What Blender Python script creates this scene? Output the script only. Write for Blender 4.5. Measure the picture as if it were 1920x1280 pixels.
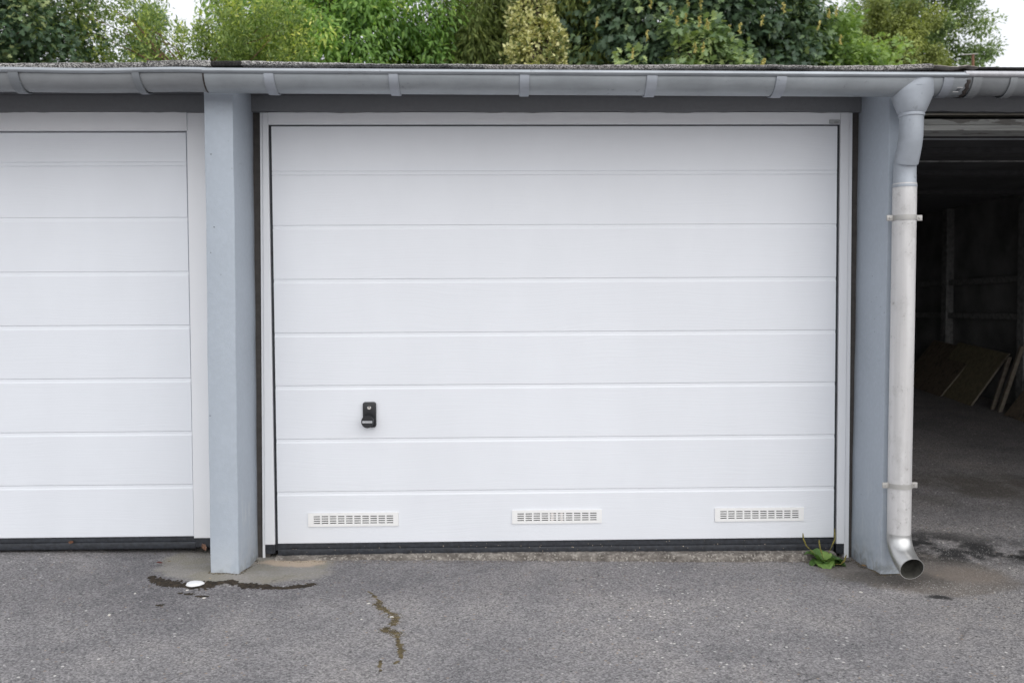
import bpy, bmesh, math, random
import numpy as np
from mathutils import Vector, Matrix
R = math.radians
for o in list(bpy.data.objects): bpy.data.objects.remove(o)
scene = bpy.context.scene
COL = scene.collection

# ------------------------------------------------------------------ camera
cam_d = bpy.data.cameras.new("camera"); cam = bpy.data.objects.new("camera", cam_d); COL.objects.link(cam)
YAW, PITCH, ROLL = R(1.275), R(2.22), R(-0.31)
_f = Vector((math.sin(YAW)*math.cos(PITCH), math.cos(YAW)*math.cos(PITCH), -math.sin(PITCH)))
_r = Vector((math.cos(YAW), -math.sin(YAW), 0)); _u = _r.cross(_f)
_r2 = math.cos(ROLL)*_r + math.sin(ROLL)*_u; _u2 = -math.sin(ROLL)*_r + math.cos(ROLL)*_u
M = Matrix((( _r2.x, _u2.x, -_f.x), (_r2.y, _u2.y, -_f.y), (_r2.z, _u2.z, -_f.z))).to_4x4()
M.translation = Vector((-0.274, -3.64, 1.062))
cam.matrix_world = M
cam_d.sensor_width = 36; cam_d.lens = 30.0; cam_d.clip_start = 0.05; cam_d.clip_end = 2000
cam_d.dof.use_dof = True; cam_d.dof.focus_distance = 3.5; cam_d.dof.aperture_fstop = 4.0
scene.camera = cam

# ------------------------------------------------------------------ sky, sun, exposure
SUN_EL, SUN_AZ = R(33), R(160)
world = bpy.data.worlds.new("World"); scene.world = world; world.use_nodes = True
nt = world.node_tree; nt.nodes.clear()
wo = nt.nodes.new("ShaderNodeOutputWorld"); bg = nt.nodes.new("ShaderNodeBackground")
sky = nt.nodes.new("ShaderNodeTexSky"); sky.sky_type = 'NISHITA'; sky.sun_disc = False
sky.sun_elevation = SUN_EL; sky.sun_rotation = SUN_AZ; sky.dust_density = 3.0; sky.air_density = 1.0
hs = nt.nodes.new("ShaderNodeHueSaturation"); hs.inputs['Saturation'].default_value = 0.22
nt.links.new(sky.outputs[0], hs.inputs['Color']); cl = nt.nodes.new("ShaderNodeMix"); cl.data_type = 'RGBA'; cl.inputs[0].default_value = .78   # even cloud deck over the clear sky
cl.inputs[7].default_value = (7.3, 7.5, 7.9, 1); nt.links.new(hs.outputs[0], cl.inputs[6]); nt.links.new(cl.outputs[2], bg.inputs['Color'])
bg.inputs['Strength'].default_value = 0.15
nt.links.new(bg.outputs[0], wo.inputs[0])
sd = bpy.data.lights.new("sun", 'SUN'); sd.energy = 1.08; sd.angle = R(95); sd.color = (1.0, 0.97, 0.93)
sun = bpy.data.objects.new("sun", sd); COL.objects.link(sun)
# direction towards the sun: behind and above the camera, to its left
sv = Vector((math.sin(SUN_AZ)*math.cos(SUN_EL), math.cos(SUN_AZ)*math.cos(SUN_EL), math.sin(SUN_EL)))
sun.rotation_euler = sv.to_track_quat('Z', 'Y').to_euler(); sun.location = sv*20
vs = scene.view_settings; vs.view_transform = 'Standard'; vs.look = 'None'; vs.gamma = 1; vs.use_curve_mapping = False
vs.exposure = 0.08

# ------------------------------------------------------------------ node helpers
class NT:
    def __init__(s, name):
        s.m = bpy.data.materials.new(name); s.m.use_nodes = True; s.t = s.m.node_tree; s.t.nodes.clear()
        s.out = s.t.nodes.new("ShaderNodeOutputMaterial"); s.bsdf = s.t.nodes.new("ShaderNodeBsdfPrincipled")
        s.t.links.new(s.bsdf.outputs[0], s.out.inputs[0])
    def n(s, typ, **kw):
        x = s.t.nodes.new(typ)
        for k, v in kw.items(): setattr(x, k, v)
        return x
    def put(s, sock, v):
        if isinstance(v, bpy.types.NodeSocket): s.t.links.new(v, sock)
        elif v is not None:
            if sock.type == 'RGBA' and not hasattr(v, '__len__'): v = (v, v, v, 1)
            if sock.type == 'RGBA' and len(v) == 3: v = (*v, 1)
            sock.default_value = v
    def coord(s, scale=(1,1,1), loc=(0,0,0), rot=(0,0,0)):
        if not hasattr(s, 'tc'): s.tc = s.n("ShaderNodeTexCoord")
        mp = s.n("ShaderNodeMapping"); s.t.links.new(s.tc.outputs['Object'], mp.inputs[0])
        mp.inputs['Scale'].default_value = scale; mp.inputs['Location'].default_value = loc; mp.inputs['Rotation'].default_value = rot
        return mp.outputs[0]
    def noise(s, vec, scale, detail=4, rough=.55, dist=0, out='Fac'):
        x = s.n("ShaderNodeTexNoise"); s.put(x.inputs['Vector'], vec); x.inputs['Scale'].default_value = scale
        x.inputs['Detail'].default_value = detail; x.inputs['Roughness'].default_value = rough; x.inputs['Distortion'].default_value = dist
        return x.outputs[out]
    def voro(s, vec, scale, out='Color', feature='F1', rnd=1):
        x = s.n("ShaderNodeTexVoronoi", feature=feature); s.put(x.inputs['Vector'], vec); x.inputs['Scale'].default_value = scale
        x.inputs['Randomness'].default_value = rnd
        return x.outputs[out]
    def ramp(s, fac, stops, interp='LINEAR'):
        x = s.n("ShaderNodeValToRGB"); x.color_ramp.interpolation = interp; s.put(x.inputs[0], fac)
        e = x.color_ramp.elements
        while len(e) < len(stops): e.new(0.5)
        for k, (p, c) in enumerate(stops):
            if not hasattr(c, '__len__'): c = (c, c, c)
            e[k].position = p; e[k].color = (*c[:3], 1)
        return x.outputs[0]
    def math(s, op, a, b=None, clamp=False):
        x = s.n("ShaderNodeMath", operation=op, use_clamp=clamp); s.put(x.inputs[0], a)
        if b is not None: s.put(x.inputs[1], b)
        return x.outputs[0]
    def mix(s, fac, a, b, mode='MIX'):
        x = s.n("ShaderNodeMix", data_type='RGBA', blend_type=mode)
        s.put(x.inputs[0], fac); s.put(x.inputs[6], a); s.put(x.inputs[7], b)
        return x.outputs[2]
    def sep(s, vec):
        x = s.n("ShaderNodeSeparateXYZ"); s.put(x.inputs[0], vec); return x.outputs
    def bump(s, h, strength=.3, dist=.002, prev=None):
        x = s.n("ShaderNodeBump"); s.put(x.inputs['Height'], h); x.inputs['Strength'].default_value = strength
        x.inputs['Distance'].default_value = dist
        if prev is not None: s.put(x.inputs['Normal'], prev)
        return x.outputs[0]
    def set(s, col=None, rough=None, metal=None, normal=None, spec=None):
        b = s.bsdf.inputs
        for k, v in (('Base Color', col), ('Roughness', rough), ('Metallic', metal), ('Normal', normal), ('Specular IOR Level', spec)):
            if v is not None: s.put(b[k], v)
        return s.m
    def blob(s, X, Y, cx, cy, rx, ry, soft=.3, ang=0):
        dx = s.math('SUBTRACT', X, cx); dy = s.math('SUBTRACT', Y, cy)
        if ang:
            c, n_ = math.cos(ang), math.sin(ang)
            dx, dy = (s.math('ADD', s.math('MULTIPLY', dx, c), s.math('MULTIPLY', dy, n_)),
                      s.math('SUBTRACT', s.math('MULTIPLY', dy, c), s.math('MULTIPLY', dx, n_)))
        a = s.math('DIVIDE', dx, rx); b = s.math('DIVIDE', dy, ry)
        d = s.math('SQRT', s.math('ADD', s.math('MULTIPLY', a, a), s.math('MULTIPLY', b, b)))
        x = s.n("ShaderNodeMapRange"); x.interpolation_type = 'SMOOTHSTEP'; s.put(x.inputs[0], d)
        x.inputs[1].default_value = 1+soft; x.inputs[2].default_value = 1-soft; x.inputs[3].default_value = 0; x.inputs[4].default_value = 1
        return x.outputs[0]

def plain(name, col, rough=.6, metal=0, var=.06, scale=30, bump=0.0):
    n = NT(name); c = n.coord()
    f = n.noise(c, scale, 5)
    lo = tuple(max(0, v*(1-var*2)) for v in col); hi = tuple(v*(1+var*2) for v in col)
    cc = n.ramp(f, [(.3, lo), (.7, hi)])
    return n.set(cc, rough, metal, n.bump(f, bump, .002) if bump else None)

# ------------------------------------------------------------------ materials
def mat_door(name, base, off=0):
    n = NT(name); c = n.coord((3.0, 3.0, 150), (off, 0, 0))
    w = n.coord((1, 1, 1), (off, 0, 3))
    warp = n.noise(w, 1.6, 2, out='Color')
    mv = n.n("ShaderNodeVectorMath", operation='MULTIPLY_ADD'); n.put(mv.inputs[0], warp); mv.inputs[1].default_value = (0, 0, 14); n.put(mv.inputs[2], c)
    g = n.noise(mv.outputs[0], 1.0, 3, .6)
    g2 = n.ramp(g, [(.40, 0), (.5, .6), (.62, 1)])
    fine = n.noise(n.coord((60, 60, 700)), 1, 2)
    h = n.math('ADD', g2, n.math('MULTIPLY', fine, .25))
    dirt = n.noise(n.coord((2.5, 2.5, 1.2), (off, 1, 0)), 1.5, 5)
    spots = n.ramp(n.voro(n.coord((1, 1, 1), (off, 0, 0)), 26, 'Distance'), [(.0, 1), (.035, 0)])
    sz = n.sep(n.coord())[2]
    low = n.math('SUBTRACT', 1, n.math('DIVIDE', n.math('SUBTRACT', sz, .05), .3), True)
    spots = n.math('MULTIPLY', spots, n.math('ADD', n.math('MULTIPLY', low, .8), .12))
    col = n.ramp(dirt, [(.35, tuple(v*.965 for v in base)), (.65, base)])
    col = n.mix(n.math('MULTIPLY', spots, .55), col, (.33, .29, .24))
    return n.set(col, .42, 0, n.bump(h, .15, .0013))
DOOR = mat_door('white_embossed_steel', (.80, .82, .86))
DOOR2 = mat_door('white_embossed_steel_neighbour', (.79, .815, .86), 7.3)
FRAME = mat_door('white_frame_steel', (.82, .83, .855), 3.1)
RUBBER = plain('black_rubber', (.024, .027, .034), .55, var=.25, scale=60, bump=.2)
BLACKP = plain('black_plastic', (.018, .019, .022), .32, var=.08)
GAP = plain('brown_foam_joint', (.060, .054, .050), .9, var=.1, scale=40, bump=.6)
VENT = plain('white_vent_plastic', (.86, .855, .845), .4, var=.01)
DARK = plain('dark_void', (.006, .006, .007), .9)
CHROME = plain('chrome_lock', (.75, .72, .68), .25, 1)
STICK = plain('silver_label', (.62, .63, .66), .4)
INK = plain('label_ink', (.06, .06, .07), .5)
PLATE = plain('grey_type_plate', (.33, .34, .34), .4)

def mat_render(name, base):
    n = NT(name); c = n.coord()
    big = n.noise(c, 1.7, 5); fine = n.noise(c, 55, 4); grain = n.noise(c, 260, 2)
    col = n.ramp(big, [(.3, tuple(v*.93 for v in base)), (.7, tuple(v*1.05 for v in base))])
    col = n.mix(n.ramp(fine, [(.42, 0), (.72, .3)]), col, tuple(v*1.22 for v in base))
    pits = n.ramp(n.voro(c, 22, 'Distance'), [(.0, 1), (.04, .8), (.07, 0)])
    pits = n.math('MULTIPLY', pits, n.ramp(n.noise(c, 6, 2), [(.5, 0), (.6, 1)]))
    col = n.mix(pits, col, (.10, .11, .12))
    z = n.sep(c)[2]
    lowm = n.math('MULTIPLY', n.math('SUBTRACT', 1, n.math('DIVIDE', n.math('SUBTRACT', z, 0.02), .16), True), n.ramp(n.noise(c, 18, 5), [(.42, 0), (.6, 1)]))
    col = n.mix(n.math('MULTIPLY', lowm, .6), col, (.52, .55, .58))
    splash = n.math('MULTIPLY', n.math('SUBTRACT', 1, n.math('DIVIDE', n.math('SUBTRACT', z, 0.0), .07), True), n.ramp(n.noise(c, 30, 5), [(.45, 0), (.6, 1)]))
    col = n.mix(n.math('MULTIPLY', splash, .55), col, (.16, .15, .12))
    # pale scuffs, steep diagonal strokes, only on faces looking sideways
    sc = n.noise(n.coord((1, 14, 3.2), rot=(R(-28), 0, 0)), 2.2, 3)
    zone = n.math('MULTIPLY', n.math('SUBTRACT', 1, n.math('ABSOLUTE', n.math('DIVIDE', n.math('SUBTRACT', z, .22), .13)), True), n.ramp(sc, [(.56, 0), (.63, 1)]))
    col = n.mix(n.math('MULTIPLY', zone, .35), col, (.62, .64, .62))
    b = n.bump(grain, .5, .0018, n.bump(fine, .3, .003, n.bump(n.noise(c, 9, 2), .12, .008)))
    b = n.bump(n.math('SUBTRACT', 1, pits), .5, .003, b)
    return n.set(col, .62, 0, b)
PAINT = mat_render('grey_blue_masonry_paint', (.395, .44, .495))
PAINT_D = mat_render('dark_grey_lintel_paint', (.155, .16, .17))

def mat_zinc(name, base, metal=.35, rough=.42, streak=(3, 3, 30)):
    n = NT(name); c = n.coord(); s1 = n.noise(n.coord(streak), 1, 5)
    s2 = n.noise(c, 6, 6, .65); s3 = n.noise(c, 60, 3)
    col = n.ramp(n.math('ADD', n.math('MULTIPLY', s1, .5), n.math('MULTIPLY', s2, .5)), [(.35, tuple(v*.8 for v in base)), (.5, base), (.66, tuple(min(1, v*1.18) for v in base))])
    spots = n.ramp(n.noise(c, 33, 3), [(.66, 0), (.72, 1)])
    col = n.mix(n.math('MULTIPLY', spots, .35), col, tuple(v*.5 for v in base))
    rg = n.ramp(s2, [(.3, rough*.85), (.7, rough*1.25)])
    return n.set(col, rg, metal, n.bump(s3, .08, .002))
ZINC = mat_zinc('weathered_zinc', (.335, .36, .38))
ZINC_L = mat_zinc('weathered_zinc_light', (.43, .45, .475))
ZINC_D = mat_zinc('weathered_zinc_dull', (.25, .262, .272), .25, .5)
BEAD = mat_zinc('zinc_bead', (.36, .385, .41), .6, .34)
PIPE = mat_zinc('pale_oxidised_pipe', (.60, .585, .58), .25, .48, (25, 25, 1.6))
CLAMP = mat_zinc('dull_clamp_steel', (.42, .41, .39), .3, .5)
TARPAINT = plain('bitumen_seal', (.035, .028, .025), .7, var=.3, scale=90, bump=.8)
SHOEIN = plain('pipe_inside', (.07, .068, .058), .7, var=.2, scale=40)
STEEL = mat_zinc('bright_shoe_steel', (.62, .62, .61), .75, .30, (3, 3, 3))
WOODW = None
def mat_pipe():
    n = NT('pale_oxidised_pipe'); c = n.coord()
    s1 = n.noise(n.coord((30, 30, 1.4)), 1, 5); s2 = n.noise(n.coord((9, 9, 6)), 1.3, 6, .7); s3 = n.noise(c, 70, 4, .7)
    col = n.ramp(s1, [(.3, (.54, .53, .525)), (.6, (.67, .66, .655))])
    col = n.mix(n.ramp(s2, [(.50, 0), (.72, .55)]), col, (.42, .41, .40))
    col = n.mix(n.math('MULTIPLY', n.ramp(s3, [(.58, 0), (.70, .7)]), n.ramp(s2, [(.45, 0), (.6, .8)])), col, (.20, .185, .17))
    return n.set(col, n.ramp(s2, [(.3, .42), (.7, .62)]), .25, n.bump(s3, .12, .001))
PIPE = mat_pipe()
def mat_wood(name, base, flake=(.3, .29, .26)):
    n = NT(name); g = n.noise(n.coord((2, 40, 40)), 1, 5); p = n.noise(n.coord((6, 18, 18)), 1.5, 4)
    col = n.ramp(g, [(.3, tuple(v*.7 for v in base)), (.7, tuple(v*1.2 for v in base))])
    col = n.mix(n.ramp(p, [(.56, 0), (.62, .8)]), col, flake)
    return n.set(col, .8, 0, n.bump(g, .4, .003))
OLDWOOD = mat_wood('weathered_grey_wood', (.36, .365, .35), (.12, .11, .10))
WOOD_EDGE = mat_wood('pale_wood_edge', (.22, .19, .15), (.15, .13, .10))
BOARD = mat_wood('brown_board', (.16, .125, .09), (.06, .05, .035))
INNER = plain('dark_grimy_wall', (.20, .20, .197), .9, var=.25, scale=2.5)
INPOST = plain('grimy_post', (.22, .22, .215), .9, var=.2)
TARP = plain('dark_blue_tarp', (.018, .024, .034), .6, var=.3, scale=8)

def mat_felt(name, dark, light):
    n = NT(name); c = n.coord(); g = n.voro(c, 260); gs = n.sep(g)[0]
    col = n.ramp(gs, [(.2, dark), (.6, tuple((a+b)/2 for a, b in zip(dark, light))), (.95, light)])
    big = n.noise(c, 5, 4)
    col = n.mix(n.ramp(big, [(.4, 0), (.7, .45)]), col, dark)
    return n.set(col, .95, 0, n.bump(n.voro(c, 260, 'Distance'), .9, .003))
FELT = mat_felt('mineral_roofing_felt', (.07, .067, .065), (.60, .585, .56))
FELT_B = mat_felt('brownish_roofing_felt', (.09, .083, .078), (.58, .55, .53))
FELT_K = mat_felt('bare_black_felt', (.012, .011, .011), (.05, .047, .045))
FELT_W = plain('split_pale_roof_board', (.36, .32, .29), .85, var=.35, scale=25, bump=.8)

def mat_asphalt():
    n = NT('asphalt'); c = n.coord()
    wv = n.noise(c, 9, 4, out='Color')
    wp = n.n("ShaderNodeVectorMath", operation='MULTIPLY_ADD'); n.put(wp.inputs[0], wv); wp.inputs[1].default_value = (.16, .12, 0); n.put(wp.inputs[2], n.coord(loc=(-.08, -.06, 0)))
    X, Y, _ = n.sep(wp.outputs[0])
    cell = n.voro(c, 185); cs = n.sep(cell)
    grain = n.math('ADD', n.math('MULTIPLY', cs[0], .55), n.math('MULTIPLY', n.noise(c, 340, 2), .45))
    col = n.ramp(grain, [(.12, (.080, .078, .080)), (.36, (.185, .179, .181)), (.56, (.258, .249, .250)), (.74, (.34, .328, .326)), (.88, (.47, .458, .447)), (.97, (.58, .565, .55))])
    # sparse big chips, some brown, some white, some black
    ch = n.voro(c, 62); chs = n.sep(ch); cd = n.voro(c, 62, 'Distance')
    core = n.ramp(cd, [(.22, 1), (.34, 0)])
    col = n.mix(n.math('MULTIPLY', core, n.ramp(chs[1], [(.93, 0), (.95, 1)])), col, (.31, .25, .20))
    col = n.mix(n.math('MULTIPLY', core, n.ramp(chs[2], [(.965, 0), (.975, 1)])), col, (.68, .66, .63))
    col = n.mix(n.math('MULTIPLY', core, n.ramp(chs[0], [(.955, 0), (.97, 1)])), col, (.07, .07, .072))
    big = n.noise(c, .9, 5, .6); mid = n.noise(c, 4.5, 5, .6)
    st = n.ramp(n.math('ADD', n.math('MULTIPLY', big, .6), n.math('MULTIPLY', mid, .4)), [(.36, (.72, .72, .745)), (.5, (1.02, 1.01, 1.015)), (.64, (1.26, 1.225, 1.19))])
    col = n.mix(1, col, st, 'MULTIPLY')
    def tint(mask, tcol, k, mode='MIX'):
        nonlocal col
        col = n.mix(n.math('MULTIPLY', mask, k), col, tcol, mode)
    # greyer, darker band before the doors
    tint(n.blob(X, Y, -.15, -.30, 1.25, .22, .6), (.74, .74, .76), .7, 'MULTIPLY')
    tint(n.blob(X, Y, -1.9, -.45, .75, .26, .5), (.70, .70, .72), .55, 'MULTIPLY')
    # repair patches round the pier feet
    pl = n.blob(X, Y, -1.30, -.12, .36, .27, .10)
    tint(pl, (.34, .32, .285), .66)
    tint(n.math('MULTIPLY', pl, n.ramp(n.noise(c, 7, 3), [(.45, 0), (.6, 1)])), (.22, .20, .13), .35)
    tint(n.blob(X, Y, -1.11, -.055, .125, .065, .25), (.56, .44, .33), .75)
    pr_ = n.blob(X, Y, 1.44, -.20, .38, .30, .10, R(-12))
    tint(pr_, (.165, .14, .115), .62)
    tint(n.blob(X, Y, 1.30, -.33, .22, .09, .5), (.035, .032, .028), .55)
    tint(n.blob(X, Y, 1.62, -.26, .16, .10, .4), (.29, .24, .20), .5)
    # damp patches and oil
    dn = n.ramp(n.noise(c, 6.5, 5, .65), [(.40, 0), (.52, 1)]); dn2 = n.ramp(n.noise(c, 3.5, 5, .6), [(.38, 0), (.58, 1)])
    tint(n.math('MULTIPLY', dn, n.blob(X, Y, 1.80, .08, .42, .17, .6, R(-10))), (.024, .024, .025), .92)
    tint(n.math('MULTIPLY', dn, n.blob(X, Y, 1.70, .22, .24, .10, .6)), (.02, .02, .02), .5)
    tint(n.blob(X, Y, 2.02, -.03, .07, .03, .5), (.012, .012, .012), .9)
    tint(n.blob(X, Y, 1.40, -.52, .045, .02, .4), (.02, .02, .02), .9)
    tint(n.math('MULTIPLY', dn2, n.blob(X, Y, 2.5, 1.0, .75, .30, .7)), (.055, .045, .028), .6)
    # washed out white grit
    wm = n.math('ADD', n.blob(X, Y, 1.62, -.44, .36, .07, .6), n.math('ADD', n.blob(X, Y, 1.72, .00, .30, .14, .7), n.blob(X, Y, 2.1, -.15, .4, .2, .8)), True)
    wm = n.math('ADD', wm, n.math('MULTIPLY', n.blob(X, Y, .0, -.14, 1.3, .07, .6), .25), True)
    w = n.voro(c, 165); wd = n.voro(c, 165, 'Distance')
    wcore = n.math('MULTIPLY', n.ramp(wd, [(.25, 1), (.38, 0)]), n.math('MULTIPLY', n.ramp(n.sep(w)[0], [(.74, 0), (.80, 1)]), n.ramp(n.noise(c, 24, 3), [(.45, 0), (.6, 1)])))
    tint(n.math('MULTIPLY', wcore, wm), (.80, .79, .77), .95)
    # hairline cracks
    ck = n.voro(wp.outputs[0], 1.3, 'Distance', 'DISTANCE_TO_EDGE')
    tint(n.math('MULTIPLY', n.ramp(ck, [(.0, 1), (.006, 0)]), n.ramp(n.noise(c, 2.1, 2), [(.55, 0), (.62, 1)])), (.03, .03, .03), .55)
    # garage floor: falloff of light painted in, darker inwards from the opening
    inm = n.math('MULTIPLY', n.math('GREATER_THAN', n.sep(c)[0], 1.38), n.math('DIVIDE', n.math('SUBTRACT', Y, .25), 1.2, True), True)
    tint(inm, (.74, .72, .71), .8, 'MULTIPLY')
    h = n.math('ADD', n.math('SUBTRACT', 1, n.voro(c, 150, 'Distance')), n.math('MULTIPLY', n.noise(c, 30, 4), .8))
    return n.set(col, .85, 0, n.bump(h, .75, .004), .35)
ASPHALT = mat_asphalt()

def mat_concrete():
    n = NT('crumbling_concrete'); c = n.coord(); a = n.noise(n.coord((.5, 1, 1)), 34, 6, .75); b = n.voro(c, 140); bs = n.sep(b)[0]
    col = n.ramp(a, [(.32, (.07, .06, .052)), (.5, (.17, .152, .135)), (.68, (.36, .33, .295))])
    col = n.mix(n.ramp(bs, [(.8, 0), (.9, .7)]), col, (.42, .39, .35))
    return n.set(col, .95, 0, n.bump(n.math('ADD', a, bs), .8, .005))
CONC = mat_concrete()
MOSS_D = plain('dark_moss', (.034, .025, .016), .95, var=.4, scale=70, bump=.6)
MOSS_G = plain('olive_moss', (.11, .085, .042), .95, var=.35, scale=60, bump=.6)
BARK = plain('bark', (.09, .07, .055), .9, var=.3, scale=14, bump=.6)
TWIG = plain('reddish_twig', (.17, .095, .06), .85, var=.3, scale=14)

def mat_leaf(name, stops, rough=.5, trans=.3, spec=.4, gain=1.5):
    n = NT(name); at = n.n("ShaderNodeAttribute", attribute_name='tint')
    stops = [(p, tuple(min(.85, v*gain) for v in c)) for p, c in stops]
    col = n.ramp(at.outputs['Fac'], stops)
    n.set(col, rough, 0, None, spec)
    tr = n.n("ShaderNodeBsdfTranslucent"); n.put(tr.inputs[0], n.mix(1, col, (1.25, 1.3, .6), 'MULTIPLY'))
    mx = n.n("ShaderNodeMixShader"); mx.inputs[0].default_value = trans
    n.t.links.new(n.bsdf.outputs[0], mx.inputs[1]); n.t.links.new(tr.outputs[0], mx.inputs[2]); n.t.links.new(mx.outputs[0], n.out.inputs[0])
    return n.m

# ------------------------------------------------------------------ mesh helpers
def link(name, me, mats, parent=None):
    o = bpy.data.objects.new(name, me); COL.objects.link(o)
    for m in (mats if isinstance(mats, (list, tuple)) else [mats]): me.materials.append(m)
    if parent is not None: o.parent = parent
    return o
def tag(o, label=None, cat=None, group=None, kind=None):
    if label: o['label'] = label
    if cat: o['category'] = cat
    if group: o['group'] = group
    if kind: o['kind'] = kind
    return o
def empty(name, loc=(0, 0, 0), rz=0):
    o = bpy.data.objects.new(name, None); o.location = loc; o.rotation_euler.z = rz; o.empty_display_size = .1; COL.objects.link(o); return o
def bm_obj(name, bm, mats, parent=None, smooth=False):
    me = bpy.data.meshes.new(name); bmesh.ops.recalc_face_normals(bm, faces=bm.faces); bm.to_mesh(me); bm.free()
    if smooth:
        me.polygons.foreach_set('use_smooth', [True]*len(me.polygons))
        try: me.set_sharp_from_angle(angle=R(40))
        except Exception: pass
    return link(name, me, mats, parent)
def box(bm, x0, x1, y0, y1, z0, z1, bev=0, mi=0):
    t = bmesh.new(); bmesh.ops.create_cube(t, size=1)
    for v in t.verts: v.co = Vector(((x0+x1)/2+v.co.x*(x1-x0), (y0+y1)/2+v.co.y*(y1-y0), (z0+z1)/2+v.co.z*(z1-z0)))
    if bev: bmesh.ops.bevel(t, geom=list(t.edges), offset=bev, segments=2, profile=.5, affect='EDGES')
    merge(bm, t, mi)
def merge(bm, t, mi=0, mat=None):
    if mat is not None: bmesh.ops.transform(t, matrix=mat, verts=t.verts)
    vm = {}
    for v in t.verts: vm[v] = bm.verts.new(v.co)
    for f in t.faces:
        try: g = bm.faces.new([vm[v] for v in f.verts]); g.material_index = mi
        except ValueError: pass
    t.free()
def tube(bm, pts, rads, seg=16, mi=0, cap=True):
    pts = [Vector([float(c) for c in p]) for p in pts]; rings = []
    prevx = None
    for i, p in enumerate(pts):
        d = (pts[min(i+1, len(pts)-1)]-pts[max(i-1, 0)]).normalized()
        if prevx is None:
            a = Vector((1, 0, 0)) if abs(d.x) < .9 else Vector((0, 1, 0)); x = (a-d*a.dot(d)).normalized()
        else: x = (prevx-d*prevx.dot(d)).normalized()
        prevx = x; y = d.cross(x)
        rr = float(rads[i] if hasattr(rads, '__len__') else rads)
        rings.append([bm.verts.new(p+rr*(math.cos(2*math.pi*k/seg)*x+math.sin(2*math.pi*k/seg)*y)) for k in range(seg)])
    for a, b in zip(rings, rings[1:]):
        for k in range(seg):
            f = bm.faces.new((a[k], a[(k+1) % seg], b[(k+1) % seg], b[k])); f.material_index = mi
    if cap:
        for r_ in (rings[0], rings[-1]):
            f = bm.faces.new(r_); f.material_index = mi
    return rings
def extrude_x(bm, prof, xs, off=None, close=True, mi=0):
    """sweep the (y, z) profile along the x stations; off(x) -> (dy, dz)"""
    rings = []
    for x in xs:
        dy, dz = off(x) if off else (0, 0)
        rings.append([bm.verts.new((x, y+dy, z+dz)) for y, z in prof])
    n = len(prof)
    for a, b in zip(rings, rings[1:]):
        for k in range(n if close else n-1):
            f = bm.faces.new((a[k], a[(k+1) % n], b[(k+1) % n], b[k])); f.material_index = mi
    if close:
        for r_ in (rings[0], rings[-1]):
            f = bm.faces.new(r_); f.material_index = mi
def np_mesh(name, V, sizes, idx, mat, parent=None, tint=None, smooth=False):
    me = bpy.data.meshes.new(name); V = np.asarray(V, np.float32); sizes = np.asarray(sizes, np.int32); idx = np.asarray(idx, np.int32)
    me.vertices.add(len(V)); me.vertices.foreach_set('co', V.ravel())
    me.loops.add(len(idx)); me.loops.foreach_set('vertex_index', idx)
    me.polygons.add(len(sizes)); st = np.concatenate(([0], np.cumsum(sizes)[:-1])).astype(np.int32)
    me.polygons.foreach_set('loop_start', st); me.polygons.foreach_set('loop_total', sizes)
    if smooth: me.polygons.foreach_set('use_smooth', np.ones(len(sizes), bool))
    if tint is not None:
        a = me.attributes.new('tint', 'FLOAT', 'POINT'); a.data.foreach_set('value', np.asarray(tint, np.float32))
    me.update(calc_edges=True); me.validate()
    return link(name, me, mat, parent)
def lerp(x, pts):
    return float(np.interp(x, [p[0] for p in pts], [p[1] for p in pts]))

# ------------------------------------------------------------------ ground
def ss(a, b, x): 
    t = np.clip((x-a)/(b-a), 0, 1); return t*t*(3-2*t)
def zg(x, y):
    x = np.asarray(x, float); y = np.asarray(y, float)
    z0 = np.interp(x, [-8, -2.3, -1.6, -1.27, 1.27, 1.7, 8], [.03, .034, .022, .0, -.030, -.03, -.03])
    z = z0*(1-ss(-.3, -1.6, y)*1.0) + (-.01)*ss(-.3, -1.6, y)
    for cx, cy, hgt in ((-1.33, -.30, .030), (1.335, -.30, .026)):
        z = z+hgt*np.exp(-(((x-cx)/.24)**2+((y-cy)/.14)**2))
    inside = (x > 1.33)*np.clip(y, 0, 5.2)*.0855
    z = z+inside
    z = z+.004*np.sin(x*2.1+1)*np.cos(y*1.7)*(1-ss(-.2, 0, y))
    return z
def axis(lo, hi, fa, fb, step, far):
    a = list(np.arange(fa, fb+1e-6, step)); s = step; v = fb; up = []
    while v < hi: s = min(s*1.25, far); v += s; up.append(v)
    s = step; v = fa; dn = []
    while v > lo: s = min(s*1.25, far); v -= s; dn.append(v)
    return np.array(dn[::-1]+a+up)
gx = axis(-900, 900, -2.6, 2.8, .03, 120); gy = axis(-900, 900, -1.6, 1.0, .025, 120)
GX, GY = np.meshgrid(gx, gy); GZ = zg(GX, GY); GZ = np.where(GY > 5.3, -.03, GZ)
nx, ny = len(gx), len(gy)
i = np.arange(nx-1)[None, :]+nx*np.arange(ny-1)[:, None]
q = np.stack([i, i+1, i+1+nx, i+nx], -1).reshape(-1)
tag(np_mesh('ground', np.stack([GX, GY, GZ], -1).reshape(-1, 3), np.full((nx-1)*(ny-1), 4), q, ASPHALT, smooth=True), kind='structure')

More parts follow.
